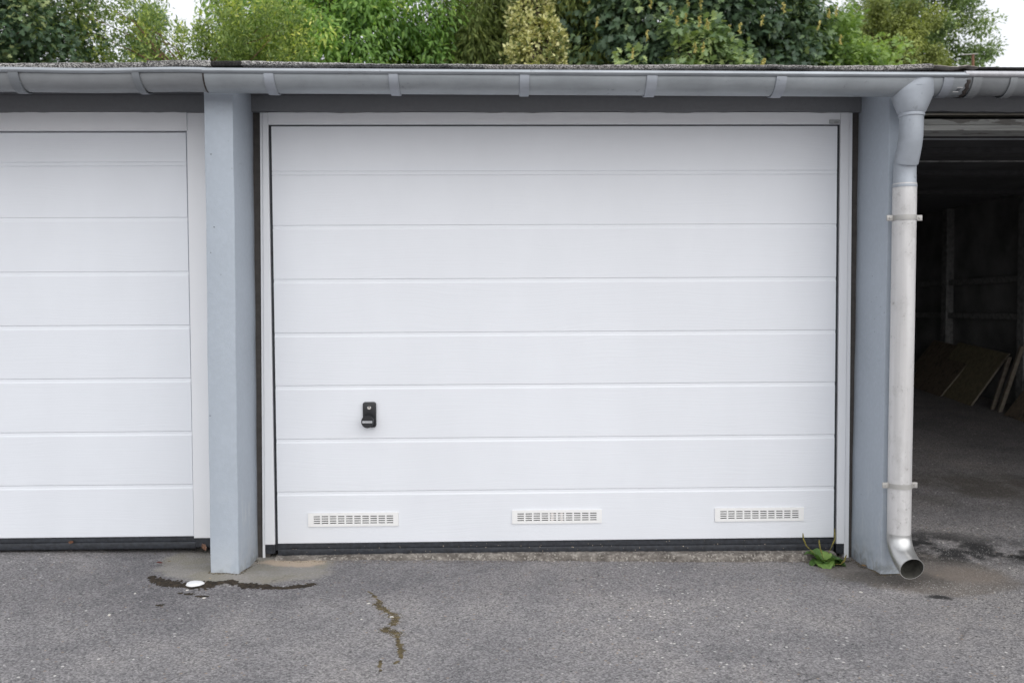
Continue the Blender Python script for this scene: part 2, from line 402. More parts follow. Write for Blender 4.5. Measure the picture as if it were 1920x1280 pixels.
# ------------------------------------------------------------------ garage building
B = empty('garage_building', (0, 0, 0))
tag(B, 'low grey-blue flat-roofed row of garages with two white doors and an open dark bay', 'garage')
rng = random.Random(5)
def pillar(xt0, xt1, shift, back=(0, 0), zb=-.15, y0=-.30, y1=.02, ztop=1.958):
    """rendered pier: subdivided box, hand-plastered unevenness, slight lean"""
    bm = bmesh.new(); t = bmesh.new(); bmesh.ops.create_cube(t, size=1)
    for v in t.verts: v.co = Vector(((xt0+xt1)/2+v.co.x*(xt1-xt0), (y0+y1)/2+v.co.y*(y1-y0), (zb+ztop)/2+v.co.z*(ztop-zb)))
    bmesh.ops.bevel(t, geom=[e for e in t.edges if abs(e.verts[0].co.z-e.verts[1].co.z) > .5], offset=.005, segments=2, profile=.5, affect='EDGES')
    for k in range(1, 40):
        z = zb+(ztop-zb)*k/40
        g = bmesh.ops.bisect_plane(t, geom=list(t.verts)+list(t.edges)+list(t.faces), plane_co=(0, 0, z), plane_no=(0, 0, 1))
    for v in t.verts:
        z = v.co.z; s = shift*(ztop-z)/ztop
        w = .0009*math.sin(z*5.1+xt0*7+v.co.y*4)+.0006*math.sin(z*17+xt0*3)
        if v.co.y > -.1: v.co.x += back[0] if v.co.x < (xt0+xt1)/2 else back[1]
        v.co.x += s+w; v.co.y += .002*math.sin(z*6.3+xt0)
    merge(bm, t); return bm_obj('pillar', bm, PAINT, B, True)
pillar(-4.04, -3.93, -.010); pillar(-1.379, -1.268, -.011, (0, -.010)); pillar(1.284, 1.395, -.014, (.013, 0)); pillar(3.95, 4.06, -.010)

# lintel with a ragged lower plaster edge
bm = bmesh.new()
def wav(x): return (0, .0016*math.sin(x*9)+.0011*math.sin(x*31+1)+.0009*math.sin(x*77))
xs = np.arange(-4.06, 4.0601, .03)
rings = []
for x in xs:
    d = wav(x)[1]-.002
    rings.append([bm.verts.new((x, y, z)) for y, z in ((-.020, 1.958), (-.020, 1.893+d+.004), (-.017, 1.890+d), (.10, 1.890+d), (.10, 1.958))])
for a, b in zip(rings, rings[1:]):
    for k in range(5): bm.faces.new((a[k], a[(k+1) % 5], b[(k+1) % 5], b[k]))
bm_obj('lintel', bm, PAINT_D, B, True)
# walls
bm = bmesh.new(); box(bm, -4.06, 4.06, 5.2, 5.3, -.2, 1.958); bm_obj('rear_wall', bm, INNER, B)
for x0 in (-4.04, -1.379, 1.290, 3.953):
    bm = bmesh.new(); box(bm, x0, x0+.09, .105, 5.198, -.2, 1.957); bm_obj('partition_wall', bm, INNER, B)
for y in (1.7, 2.95, 4.1):
    bm = bmesh.new(); box(bm, 3.88, 3.951, y, y+.09, .0, 1.95, .004); bm_obj('wall_post', bm, INPOST, B)
for z in (.95, 1.25):
    bm = bmesh.new(); box(bm, 3.90, 3.952, .2, 5.19, z, z+.05, .003); bm_obj('wall_rail', bm, INPOST, B)
bm = bmesh.new(); box(bm, 2.3, 2.42, 5.12, 5.199, .2, 1.95); bm_obj('wall_post', bm, INPOST, B)
# roof slab
bm = bmesh.new(); box(bm, -4.2, 4.2, -.325, 5.4, 1.959, 1.972); roof = bm_obj('roof', bm, PAINT_D, B)
def felt(name, x0, x1, top, mat, y0=-.355, thick=.018, rag=.0025, step=.012, back=5.42, seed=1):
    r_ = random.Random(seed); bm = bmesh.new(); rings = []
    n = max(2, int((x1-x0)/step)); walk = 0
    for k in range(n+1):
        x = x0+(x1-x0)*k/n; walk = walk*.8+r_.uniform(-rag, rag); tz = lerp(x, top)+walk*.7+.0006*r_.random()
        yy = y0+walk+.003*math.sin(x*7+seed)
        th = thick if not callable(thick) else thick(x)
        prof = [(yy+.012, tz-th), (yy+.002, tz-th+.001), (yy-.001, tz-th*.55), (yy+.001, tz-.004), (yy+.006, tz-.001), (yy+.03, tz+.0005), (.5, tz+.02), (back, tz+.12), (back, tz+.10), (.5, tz-.001)]
        rings.append([bm.verts.new((x, y, z)) for y, z in prof])
    m_ = len(prof)
    for a, b in zip(rings, rings[1:]):
        for k in range(m_): bm.faces.new((a[k], a[(k+1) % m_], b[(k+1) % m_], b[k]))
    for e in (rings[0], rings[-1]): bm.faces.new(e)
    return bm_obj(name, bm, mat, roof, True)
felt('roofing_felt', -4.22, -1.588, [(-4, 1.992), (-2.2, 1.994), (-1.588, 1.998)], FELT, seed=2, thick=.022)
felt('roofing_felt', -1.572, -1.335, [(-1.57, 2.003), (-1.45, 2.005), (-1.33, 2.004)], FELT, seed=3, thick=.024)
felt('roofing_felt', -1.334, -1.22, [(-1.334, 2.004), (-1.22, 2.0045)], FELT_K, seed=4, rag=.001, thick=.02)
felt('roofing_felt', -1.219, -.30, [(-1.219, 2.0035), (-.9, 1.997), (-.6, 1.993), (-.4, 1.993), (-.30, 1.991)], FELT, seed=5, thick=lambda x: .018-.009*ss(-1.1, -.7, x)+.004*ss(-.45, -.4, x))
felt('roofing_felt', -.299, 1.43, [(-.3, 1.990), (.2, 1.990), (.31, 1.992), (.6, 1.991), (.9, 1.988), (1.15, 1.990), (1.43, 1.993)], FELT_B, seed=6, thick=lambda x: .018-.006*ss(.3, .7, x)+.008*ss(.9, 1.2, x))
felt('roofing_felt', 1.431, 1.60, [(1.43, 1.990), (1.5, 1.988), (1.56, 1.990), (1.6, 1.985)], FELT_W, seed=7, rag=.004, thick=.008)
felt('roofing_felt', 1.601, 4.22, [(1.6, 1.984), (4.2, 1.982)], FELT_K, seed=8, rag=.001, thick=.012)

# ---- doors
def leaf_profile(z0, z1, grooves, double):
    ev = [(g, 'g') for g in grooves]+([(double, 'd')] if double else [])
    ev.sort()
    P = [(.004, z0), (0, z0+.003)]
    for z, k in ev:
        if k == 'g': P += [(0, z-.0190), (.0003, z-.0178), (.0024, z-.0128), (.0028, z-.0022), (.0010, z-.0003), (0, z+.0012)]
        else:
            for zz in (z-.0165, z): P += [(0, zz-.0018), (.0030, zz-.0004), (.0030, zz+.0004), (0, zz+.0016)]
    P += [(0, z1-.003), (.003, z1)]
    return P
def door_leaf(name, x0, x1, z0, z1, grooves, double, mat, yoff=0):
    bm = bmesh.new(); P = leaf_profile(z0, z1, grooves, double)
    prof = [(y+yoff, z) for y, z in P]+[(.042+yoff, z1), (.042+yoff, z0)]
    extrude_x(bm, prof, [x0, x0+.002]+list(np.linspace(x0+.1, x1-.1, 12))+[x1-.002, x1])
    return bm_obj(name, bm, mat, B)
GR = [1.417, 1.190, .963, .739, .511, .285]
D = door_leaf('garage_door', -1.200, 1.200, .060, 1.8315, GR, 1.643, DOOR)
D['label'] = 'closed white door in the middle with black handle and three vents'
def leg_quad(bm, xt0, xt1, xb0, xb1, y0, y1, z0, z1, z0b=None):
    """a frame leg whose top and bottom x differ (set slightly out of plumb)"""
    z0b = z0 if z0b is None else z0b
    vs_ = [bm.verts.new(p) for p in ((xb0, y0, z0), (xb1, y0, z0b), (xb1, y1, z0b), (xb0, y1, z0), (xt0, y0, z1), (xt1, y0, z1), (xt1, y1, z1), (xt0, y1, z1))]
    fs = [bm.faces.new([vs_[k] for k in f]) for f in ((0, 1, 2, 3), (4, 5, 6, 7), (0, 1, 5, 4), (1, 2, 6, 5), (2, 3, 7, 6), (3, 0, 4, 7))]
    bmesh.ops.bevel(bm, geom=list({e for f in fs for e in f.edges}), offset=.0012, segments=1, affect='EDGES')
bm = bmesh.new()
leg_quad(bm, -1.2355, -1.2130, -1.256, -1.2130, -.002, .05, .058, 1.888)       # left leg
leg_quad(bm, -1.248, -1.2370, -1.2675, -1.2570, .003, .055, -.012, 1.890)       # left outer flange
leg_quad(bm, 1.2135, 1.250, 1.2135, 1.247, -.002, .05, .033, 1.888)             # right leg
leg_quad(bm, 1.2515, 1.267, 1.2485, 1.269, .004, .055, -.04, 1.890, -.05)       # right outer flange
box(bm, -1.2120, 1.2122, -.0035, .048, 1.8375, 1.8885, .0012)
bm_obj('door_frame', bm, FRAME, D)
bm = bmesh.new()
box(bm, -1.2128, -1.2002, .010, .05, .03, 1.8372); box(bm, 1.2002, 1.2132, .010, .05, .03, 1.8372)
box(bm, -1.2001, 1.2001, .012, .05, 1.8318, 1.8372)
box(bm, -1.2568, -1.2129, .004, .045, .016, .0575, .003); box(bm, 1.2133, 1.248, .004, .045, -.012, .0325, .003)
bm_obj('side_seal', bm, RUBBER, D)
bm = bmesh.new(); extrude_x(bm, [(.006, .0598), (.001, .058), (.001, .040), (.004, .0385), (.004, .0365), (-.001, .035), (-.004, .022), (-.001, .008), (.03, .004), (.035, .0598)], np.linspace(-1.2, 1.2, 20), lambda x: (0, -.002*(x/1.2)))
bm_obj('bottom_seal', bm, RUBBER, D, True)
# type plate
bm = bmesh.new(); box(bm, 1.163, 1.2095, -.0055, -.0037, 1.839, 1.856, .0004)
box(bm, 1.166, 1.2065, -.0060, -.0056, 1.8415, 1.8535, 0, 1)
for k in range(5): box(bm, 1.1835+k*.0040, 1.1860+k*.0040, -.0064, -.0061, 1.8435, 1.8470, 0, 2)
bm_obj('type_plate', bm, [PLATE, plain('type_plate_face', (.42, .43, .43), .35), INK], D)
# handle
def ring_pts(r_, n, cx=0, cz=0): return [(cx+r_*math.cos(2*math.pi*k/n), cz+r_*math.sin(2*math.pi*k/n)) for k in range(n)]
bm = bmesh.new(); t = bmesh.new(); bmesh.ops.create_cube(t, size=1)
for v in t.verts: v.co = Vector((-.8015+v.co.x*.056, -.008+v.co.y*.014, .6135+v.co.z*.108))
bmesh.ops.bevel(t, geom=[e for e in t.edges if abs(e.verts[0].co.y-e.verts[1].co.y) > .005], offset=.010, segments=5, profile=.5, affect='EDGES')
bmesh.ops.bevel(t, geom=[e for e in t.edges if e.verts[0].co.y < -.014 and e.verts[1].co.y < -.014], offset=.002, segments=2, profile=.5, affect='EDGES')
merge(bm, t); bm_obj('lock_plate', bm, BLACKP, D, True)
bm = bmesh.new()
tube(bm, [(-.8015, -.0153, .6435), (-.8015, -.0185, .6435), (-.8015, -.0195, .6435)], [.0082, .0082, .0072], 20)
box(bm, -.8030, -.8000, -.0200, -.0188, .6440, .6530, 0, 1)
bm_obj('lock_cylinder', bm, [CHROME, DARK], D, True)
bm = bmesh.new(); hx, hz = -.803, .592
tube(bm, [(hx, -.0155, hz), (hx, -.024, hz), (hx, -.040, hz-.001), (hx, -.052, hz-.002), (hx, -.060, hz-.002), (hx, -.0645, hz-.002), (hx, -.0665, hz-.002)],
     [.0245, .0215, .0190, .0200, .0262, .0262, .0245], 32)
box(bm, hx-.0205, hx+.0205, -.0672, -.0668, hz-.0068, hz+.0018, 0, 1)
kn = bm_obj('door_handle', bm, [BLACKP, STICK], D, True)
cu = bpy.data.curves.new('writing', 'FONT'); cu.body = 'HÖRMANN'; cu.size = .0075; cu.align_x = 'CENTER'; cu.extrude = .0001
to = bpy.data.objects.new('writing', cu); COL.objects.link(to); to.rotation_euler = (R(90), 0, 0); to.location = (hx, -.0675, hz-.0052)
bpy.context.view_layer.update(); dg = bpy.context.evaluated_depsgraph_get()
me = bpy.data.meshes.new_from_object(to.evaluated_get(dg)); me.transform(to.matrix_world); bpy.data.objects.remove(to)
link('handle_writing', me, INK, D)
# vents
def vent(x0, x1, z0, z1, bars=False):
    bm = bmesh.new(); W_ = x1-x0; H_ = z1-z0
    xe = [x0]; a = x0+W_*.060; pitch = W_*.8990/10
    for k in range(10): xe += [a+k*pitch, a+k*pitch+pitch*.80]
    xe.append(x1)
    ze = [z0]; b = z0+H_*.215; pz = H_*.1633
    for k in range(4): ze += [b+k*pz, b+k*pz+pz*.46]
    ze.append(z1)
    yf, yb = -.0055, -.0004
    V = {}
    def gv(i_, j_, y):
        if (i_, j_, y) not in V: V[(i_, j_, y)] = bm.verts.new((xe[i_], y, ze[j_]))
        return V[(i_, j_, y)]
    for i_ in range(len(xe)-1):
        for j_ in range(len(ze)-1):
            if i_ % 2 == 1 and j_ % 2 == 1:
                for (p, q_) in (((i_, j_), (i_+1, j_)), ((i_+1, j_), (i_+1, j_+1)), ((i_+1, j_+1), (i_, j_+1)), ((i_, j_+1), (i_, j_))):
                    bm.faces.new((gv(*p, yf), gv(*q_, yf), gv(*q_, yb), gv(*p, yb)))
            else: bm.faces.new((gv(i_, j_, yf), gv(i_+1, j_, yf), gv(i_+1, j_+1, yf), gv(i_, j_+1, yf)))
    n1, n2 = len(xe)-1, len(ze)-1
    for i_ in range(n1):
        for j_ in (0, n2): bm.faces.new((gv(i_, j_, yf), gv(i_+1, j_, yf), gv(i_+1, j_, yb), gv(i_, j_, yb)))
    for j_ in range(n2):
        for i_ in (0, n1): bm.faces.new((gv(i_, j_, yf), gv(i_, j_+1, yf), gv(i_, j_+1, yb), gv(i_, j_, yb)))
    box(bm, x0+W_*.05, x1-W_*.05, -.0008, -.0005, z0+H_*.17, z1-H_*.17, 0, 1)
    if bars:
        for cx in (x0+W_*.449, x0+W_*.553): box(bm, cx-.0055, cx+.0055, -.0030, -.0010, z0+H_*.18, z1-H_*.18, 0, 2)
    o = bm_obj('vent_grille', bm, [VENT, DARK, plain('pale_pin', (.6, .54, .50), .5)], D)
    o['label'] = 'white slotted vent near the foot of the door'
vent(-1.069, -.684, .134, .1925); vent(-.197, .190, .137, .195, True); vent(.680, 1.067, .137, .1955)

# left neighbour door
D2 = door_leaf('garage_door', -3.80, -1.5595, .0950, 1.8075, [1.453, 1.226, 1.0, .775, .548, .321], 1.683, DOOR2, .006)
D2['label'] = 'closed white door at the left edge, without handle in view'
bm = bmesh.new()
leg_quad(bm, -1.5510, -1.400, -1.5552, -1.402, -.004, .05, .0905, 1.900)
box(bm, -3.85, -1.5485, -.010, .048, 1.8115, 1.8885, .0012)
leg_quad(bm, -3.93, -3.802, -3.93, -3.802, -.006, .05, .0905, 1.888)
bm_obj('door_frame', bm, FRAME, D2)
bm = bmesh.new(); extrude_x(bm, [(.012, .0945), (.006, .093), (.006, .078), (.009, .0765), (.009, .0745), (.004, .073), (.0, .058), (.003, .046), (.03, .043), (.04, .0945)], np.linspace(-3.8, -1.5505, 12))
bm_obj('bottom_seal', bm, RUBBER, D2, True)
bm = bmesh.new(); box(bm, -1.5500, -1.401, .0, .045, .050, .0900, .003); bm_obj('side_seal', bm, RUBBER, D2)
bm = bmesh.new(); box(bm, -1.5592, -1.5400, .0085, .045, .0905, 1.811); bm_obj('gap_shade', bm, plain('grey_gap_shade', (.34, .36, .41), .6), D2)  # grey strip stands in for the shade in the gap beside the leaf
# dark joint fillers beside the frames
for a in ((-1.310, -1.236, .010, .06, -.1, 1.889), (1.262, 1.320, .010, .06, -.1, 1.889), (-1.405, -1.365, .016, .06, -.1, 1.889)):
    bm = bmesh.new(); box(bm, *a); bm_obj('wall_joint', bm, GAP, B)
# concrete threshold under the middle door, broken front edge
bm = bmesh.new(); rings = []; r_ = random.Random(8); wk = 0
for k in range(241):
    x = -1.205+k*.01; wk = wk*.85+r_.uniform(-.004, .004); yf = -.034+wk-.014*ss(-.2, .8, x)
    zt = lerp(x, [(-1.2, .010), (-.6, .014), (0, .013), (1.2, .004)])+r_.uniform(-.0012, .0012)
    rings.append([bm.verts.new(p) for p in ((x, yf-.012, zt-.045+r_.uniform(-.003, .003)), (x, yf-.004+r_.uniform(-.004, .004), zt-.018), (x, yf+.004, zt-.004), (x, yf+.014+r_.uniform(-.003, .003), zt), (x, .10, zt+.001))])
for a, b in zip(rings, rings[1:]):
    for k in range(4): bm.faces.new((a[k], a[k+1], b[k+1], b[k]))
bm_obj('threshold', bm, CONC, B, True)

RIBD = plain('dark_rib', (.045, .045, .047), .85, var=.1)  # even, darker colour for the cross ribs
# ---- open door overhead in the right-hand bay
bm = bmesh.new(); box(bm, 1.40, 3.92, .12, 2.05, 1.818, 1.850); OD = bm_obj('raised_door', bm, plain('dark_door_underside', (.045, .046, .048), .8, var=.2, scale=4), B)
OD['label'] = 'old door swung up under the ceiling of the open bay'
bm = bmesh.new(); box(bm, 1.401, 3.945, .012, .05, 1.8790, 1.8885, .002); bm_obj('frame_rail', bm, mat_wood('beige_frame_rail', (.34, .32, .27)), OD)
bm = bmesh.new(); box(bm, 1.40, 3.92, -.020, .02, 1.8305, 1.8560, .003); bm_obj('door_edge_board', bm, OLDWOOD, OD)
bm = bmesh.new(); box(bm, 1.40, 3.92, -.026, .10, 1.8060, 1.8300, .003); bm_obj('door_edge_board', bm, OLDWOOD, OD)
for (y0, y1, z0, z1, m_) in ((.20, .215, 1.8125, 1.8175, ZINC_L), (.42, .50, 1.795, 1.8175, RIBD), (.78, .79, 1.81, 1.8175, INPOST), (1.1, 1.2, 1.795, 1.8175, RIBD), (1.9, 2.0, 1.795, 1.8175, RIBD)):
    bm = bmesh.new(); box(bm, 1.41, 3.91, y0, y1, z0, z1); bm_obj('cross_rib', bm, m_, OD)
for k in range(16):
    pass

# ---- gutter
GY0, GR_ = -.402, .0595
def gz(x):     # centre height of the gutter, falling towards the outlet
    return 1.931-.0052*(x+1.3)
def arc(r_, a0, a1, n): return [(GY0+r_*math.cos(R(a)), r_*math.sin(R(a))) for a in np.linspace(a0, a1, n)]
def gutter_mesh(x0, x1, dz=0, ro=0.0, bow=None, steps=24, beadr=.0098):
    bm = bmesh.new()
    prof = arc(GR_+ro, 0, -180, 18)+arc(GR_+ro-.0015, -180, 0, 18)
    off = lambda x: (bow(x)[0] if bow else 0, gz(x)+dz+(bow(x)[1] if bow else 0))
    xs_ = np.linspace(x0, x1, steps)
    extrude_x(bm, prof, xs_, off)
    bead = [(GY0-GR_-ro-.0035+beadr*math.cos(t), .0035+beadr*math.sin(t)) for t in np.linspace(0, 2*math.pi, 13)[:-1]]
    extrude_x(bm, bead, xs_, off, mi=1)
    return bm
bowl = lambda x: (0, .0035*math.exp(-((x+1.42)/.16)**2)-.003*math.exp(-((x+1.75)/.2)**2)-.0035+.0045*(x < -1.9)*0)
bm = gutter_mesh(-1.328, 1.500, ro=.0018)
G = bm_obj('rain_gutter', bm, [ZINC, BEAD], B, True)
bm = gutter_mesh(-4.2, -1.318, .0030, 0, bowl, 60); bm_obj('gutter_section', bm, [ZINC_D, BEAD], G, True)
bm = gutter_mesh(1.488, 4.2, .004, .001, None, 10, .0112); bm_obj('gutter_section', bm, [ZINC_D, mat_zinc('worn_bead', (.48, .48, .50), .4, .45, (30, 3, 3))], G, True)
# joints: tar and lipped collar
bm = bmesh.new(); extrude_x(bm, [(y, z) for y, z in arc(GR_+.0030, -95, -178, 14)]+arc(GR_-.001, -178, -95, 14), [-1.3305, -1.3275, -1.3245], lambda x: (0, gz(x)+.0015*math.sin(x*900)))
bm_obj('joint_seam', bm, TARPAINT, G, True)
def band(name, x0, x1, ro, a0, a1, mat, skew=0, th=.0025, extra=None, wob=0):
    bm = bmesh.new(); N = 16; rows = []
    for k, a in enumerate(np.linspace(a0, a1, N)):
        s = skew*k/(N-1); w_ = wob*math.sin(k*1.9)
        row = []
        for rr, xx in ((ro, x0+s+w_), (ro, x1+s+w_*.5), (ro+th, x1+s-.001+w_*.5), (ro+th, x0+s+.001+w_)):
            row.append(bm.verts.new((xx, GY0+rr*math.cos(R(a)), gz(xx)+rr*math.sin(R(a)))))
        rows.append(row)
    for a, b in zip(rows, rows[1:]):
        for k in range(4): bm.faces.new((a[k], a[(k+1) % 4], b[(k+1) % 4], b[k]))
    bm.faces.new(rows[0]); bm.faces.new(rows[-1])
    if extra:
        tube(bm, extra, .006, 6)
    return bm_obj(name, bm, mat, G, True)
BRK = mat_zinc('bracket_zinc', (.36, .385, .425), .3, .45)
BRK_D = mat_zinc('bracket_zinc_dull', (.20, .215, .23), .3, .5)
for (x, w_, sk, m_) in ((-3.95, .038, 0, BRK), (-3.47, .038, 0, BRK), (-2.99, .038, 0, BRK), (-2.5, .038, 0, BRK), (-2.03, .038, 0, BRK_D), (-1.585, .028, .012, BRK_D), (-1.107, .037, .004, BRK), (-.652, .036, .004, BRK), (-.170, .036, 0, BRK), (.300, .040, -.002, BRK), (.782, .040, -.004, BRK), (2.2, .038, 0, BRK), (2.68, .038, 0, BRK), (3.2, .038, 0, BRK)):
    band('gutter_bracket', x, x+w_, GR_+.004, -176, -35, m_, sk, .004)
band('gutter_bracket', 1.410, 1.448, GR_+.0035, -176, -35, BRK)
band('joint_collar', 1.520, 1.556, GR_+.0035, -176, -20, ZINC_D); band('joint_collar', 1.662, 1.690, GR_+.0035, -176, -20, ZINC_D)
band('tar_smear', 1.497, 1.512, GR_+.0025, -168, -60, TARPAINT, 0, .0022, wob=.0045)
bm = bmesh.new()       # small white barcode label
def gp(x, a, rr): return (x, GY0+rr*math.cos(R(a)), gz(x)+rr*math.sin(R(a)))
v4 = [bm.verts.new(gp(*p, GR_+.0022)) for p in ((1.470, -143), (1.492, -143), (1.480, -122), (1.459, -122))]; bm.faces.new(v4)
for (u0, u1) in ((.2, .28), (.36, .48), (.55, .6), (.68, .78)):
    a_, b_ = -138, -128
    q4 = [bm.verts.new(gp(1.470-.0055*((a+143)/21*2)*.9+.022*u, a, GR_+.0026)) for u, a in ((u0, a_), (u1, a_), (u1, b_), (u0, b_))]
    f = bm.faces.new(q4); f.material_index = 1
bm_obj('barcode_label', bm, [plain('label_paper', (.74, .73, .72), .6), INK], G)

# ---- downpipe
px_ = 1.318
bm = bmesh.new()
tube(bm, [(1.3225, -.352, 1.535), (1.3205, -.352, 1.0), (1.317, -.352, .5), (1.3165, -.352, .160)], [.0437, .0437, .0437, .0437], 40)
DP = bm_obj('downpipe', bm, PIPE, B, True)
DP['label'] = 'pale weathered pipe dropping from the gutter hopper beside the open bay'
bm = bmesh.new()
rings = []
for z, rx, ry, cx, cy, ex in ((1.9135, .0780, .0665, 1.3420, -.402, 1), (1.900, .0800, .0668, 1.3360, -.402, 1), (1.888, .0815, .0668, 1.3290, -.402, 1), (1.876, .0820, .0660, 1.3240, -.401, 1), (1.866, .0795, .0645, 1.323, -.401, 1), (1.830, .0650, .0580, 1.322, -.400, 1), (1.797, .0505, .0500, 1.3215, -.400, 1), (1.792, .0460, .0460, 1.3215, -.400, 1), (1.787, .0475, .0475, 1.3215, -.400, 1), (1.781, .0470, .0470, 1.3215, -.400, 1), (1.778, .043, .043, 1.3215, -.400, 1)):
    pw = lambda v: math.copysign(abs(v)**ex, v)
    rings.append([bm.verts.new((cx+rx*pw(math.cos(2*math.pi*k/40)), cy+ry*pw(math.sin(2*math.pi*k/40)), z)) for k in range(40)])
for a, b in zip(rings, rings[1:]):
    for k in range(40): bm.faces.new((a[k], a[(k+1) % 40], b[(k+1) % 40], b[k]))
HOP = mat_zinc('hopper_zinc', (.36, .39, .43), .15, .52, (8, 8, 8))
box(bm, 1.309, 1.337, -.4690, -.4660, 1.8850, 1.8862); box(bm, 1.3226, 1.3238, -.4692, -.4662, 1.8815, 1.8900)
bm_obj('hopper', bm, HOP, DP, True)
bm = bmesh.new()
tube(bm, [(1.3215, -.400, 1.782), (1.3215, -.400, 1.735), (1.3215, -.397, 1.705), (1.3215, -.388, 1.672), (1.3215, -.377, 1.642), (1.3215, -.366, 1.612)], [.0435, .0435, .0435, .0435, .0433, .0425], 36)
bm_obj('elbow', bm, HOP, DP, True)
bm = bmesh.new()
tube(bm, [(1.3215, -.372, 1.655), (1.3215, -.362, 1.628), (1.3215, -.354, 1.600), (1.322, -.352, 1.575), (1.322, -.352, 1.532), (1.322, -.352, 1.528), (1.322, -.352, 1.520)], [.0412, .0412, .0412, .0415, .0425, .0452, .0450], 36)
bm_obj('elbow', bm, HOP, DP, True)
# shoe, open at its end
bm = bmesh.new()
path = [(1.3165, -.352, .172), (1.3165, -.352, .162), (1.3165, -.354, .145), (1.3165, -.362, .125), (1.3168, -.378, .104), (1.317, -.400, .086), (1.317, -.428, .072), (1.317, -.458, .062)]
ro_ = tube(bm, path, [.0450, .0450, .0455, .0458, .0455, .0452, .0450, .0462], 40, cap=False)[-1]
ri_ = tube(bm, path[2:], [.0425]*5+[.0440], 40, mi=1, cap=False)[-1]
cj = min(range(40), key=lambda k: (ri_[k].co-ro_[0].co).length)
for k in range(40): bm.faces.new((ro_[k], ro_[(k+1) % 40], ri_[(k+1+cj) % 40], ri_[(k+cj) % 40]))
bm_obj('outlet_shoe', bm, [STEEL, SHOEIN], DP, True)
def clamp(z, cx, tilt=0):
    bm = bmesh.new(); n_ = 32
    rows = []
    for k in range(n_+1):
        a = math.pi+math.pi*k/n_
        rows.append([bm.verts.new((cx+rr*math.cos(a), -.352+rr*math.sin(a), z+zz)) for rr, zz in ((.0440, -.0095), (.0462, -.0095), (.0462, .0095), (.0440, .0095))])
    for a, b in zip(rows, rows[1:]):
        for k in range(4): bm.faces.new((a[k], a[(k+1) % 4], b[(k+1) % 4], b[k]))
    for s in (-1, 1):
        xa, xb = cx+s*.0445, cx+s*.069
        box(bm, min(xa, xb), max(xa, xb), -.357, -.3535, z-.011, z+.011, .0012)
        box(bm, min(xa, xb), max(xa, xb)-(.0 if s < 0 else .002), -.3525, -.3495, z-.011, z+.011, .0012)
        tube(bm, [(cx+s*.0575, -.357, z), (cx+s*.0575, -.3605, z)], [.0048, .0040], 6)
    box(bm, cx-.004, cx+.004, -.312, -.294, z-.004, z+.004)
    bm_obj('pipe_clamp', bm, CLAMP, DP, True)
clamp(1.403, 1.322); clamp(.362, 1.3168)

# ------------------------------------------------------------------ things in the open bay
def slab_thing(name, pts_bottom, height, lean, thick, mats, label, group, widthdir):
    pass
def leaning_board(y0, y1, xb, zb, h, leanx, th, label, skew=0, name='leaning_board', mat=None):
    """a sheet standing on its long edge against the right-hand wall"""
    bm = bmesh.new()
    P = [(xb, y0, zb+.0), (xb, y1, zb+(y1-y0)*.0855), (xb+leanx, y1+skew, zb+(y1-y0)*.0855+h), (xb+leanx, y0+skew, zb+h)]
    a = [bm.verts.new(p) for p in P]; b = [bm.verts.new((p[0]+th, p[1], p[2]+.002)) for p in P]
    bm.faces.new(a); bm.faces.new(b[::-1])
    for k in range(4):
        f = bm.faces.new((a[k], a[(k+1) % 4], b[(k+1) % 4], b[k])); f.material_index = 1
    o = bm_obj(name, bm, [mat or BOARD, WOOD_EDGE]); tag(o, label, 'board', 'boards stored in the open garage bay'); return o
zf = lambda y: -.03+.0855*y+.002
leaning_board(3.62, 4.35, 3.58, zf(3.62), .40, .26, .018, 'dark brown board leaning deepest inside the open bay, next to the dark tarp', skew=-.12)
leaning_board(3.22, 3.95, 3.62, zf(3.22), .43, .22, .020, 'olive brown board with pale front edge leaning in front of the deepest board', skew=-.14, mat=plain('olive_board', (.18, .155, .095), .8, var=.15))
leaning_board(3.06, 3.08, 3.70, zf(3.06), .42, .10, .03, 'thin pale batten leaning just right of the olive brown board', skew=-.05, name='leaning_batten', mat=WOOD_EDGE)
leaning_board(2.96, 2.985, 3.70, zf(2.96), .52, .12, .03, 'tallest pale batten leaning at the right end of the boards', skew=-.08, name='leaning_batten', mat=WOOD_EDGE)
leaning_board(2.45, 2.86, 3.68, zf(2.45), .34, .20, .02, 'dark board leaning nearest the opening, at the right edge of the photo', skew=-.1)
bm = bmesh.new(); bmesh.ops.create_uvsphere(bm, u_segments=32, v_segments=16, radius=1)
for v in bm.verts:
    x, y, z = v.co; k = 1+.10*math.sin(5*x+3*y)+.07*math.sin(11*y+7*z)+.04*math.sin(19*x+5)
    v.co = Vector((3.12+x*.66*k, 4.55+y*.5*k, .34+max(z, -.15)*.36*k))
tag(bm_obj('tarp_heap', bm, TARP, None, True), 'dark heap under a tarp on the floor at the back of the open bay', 'tarp')

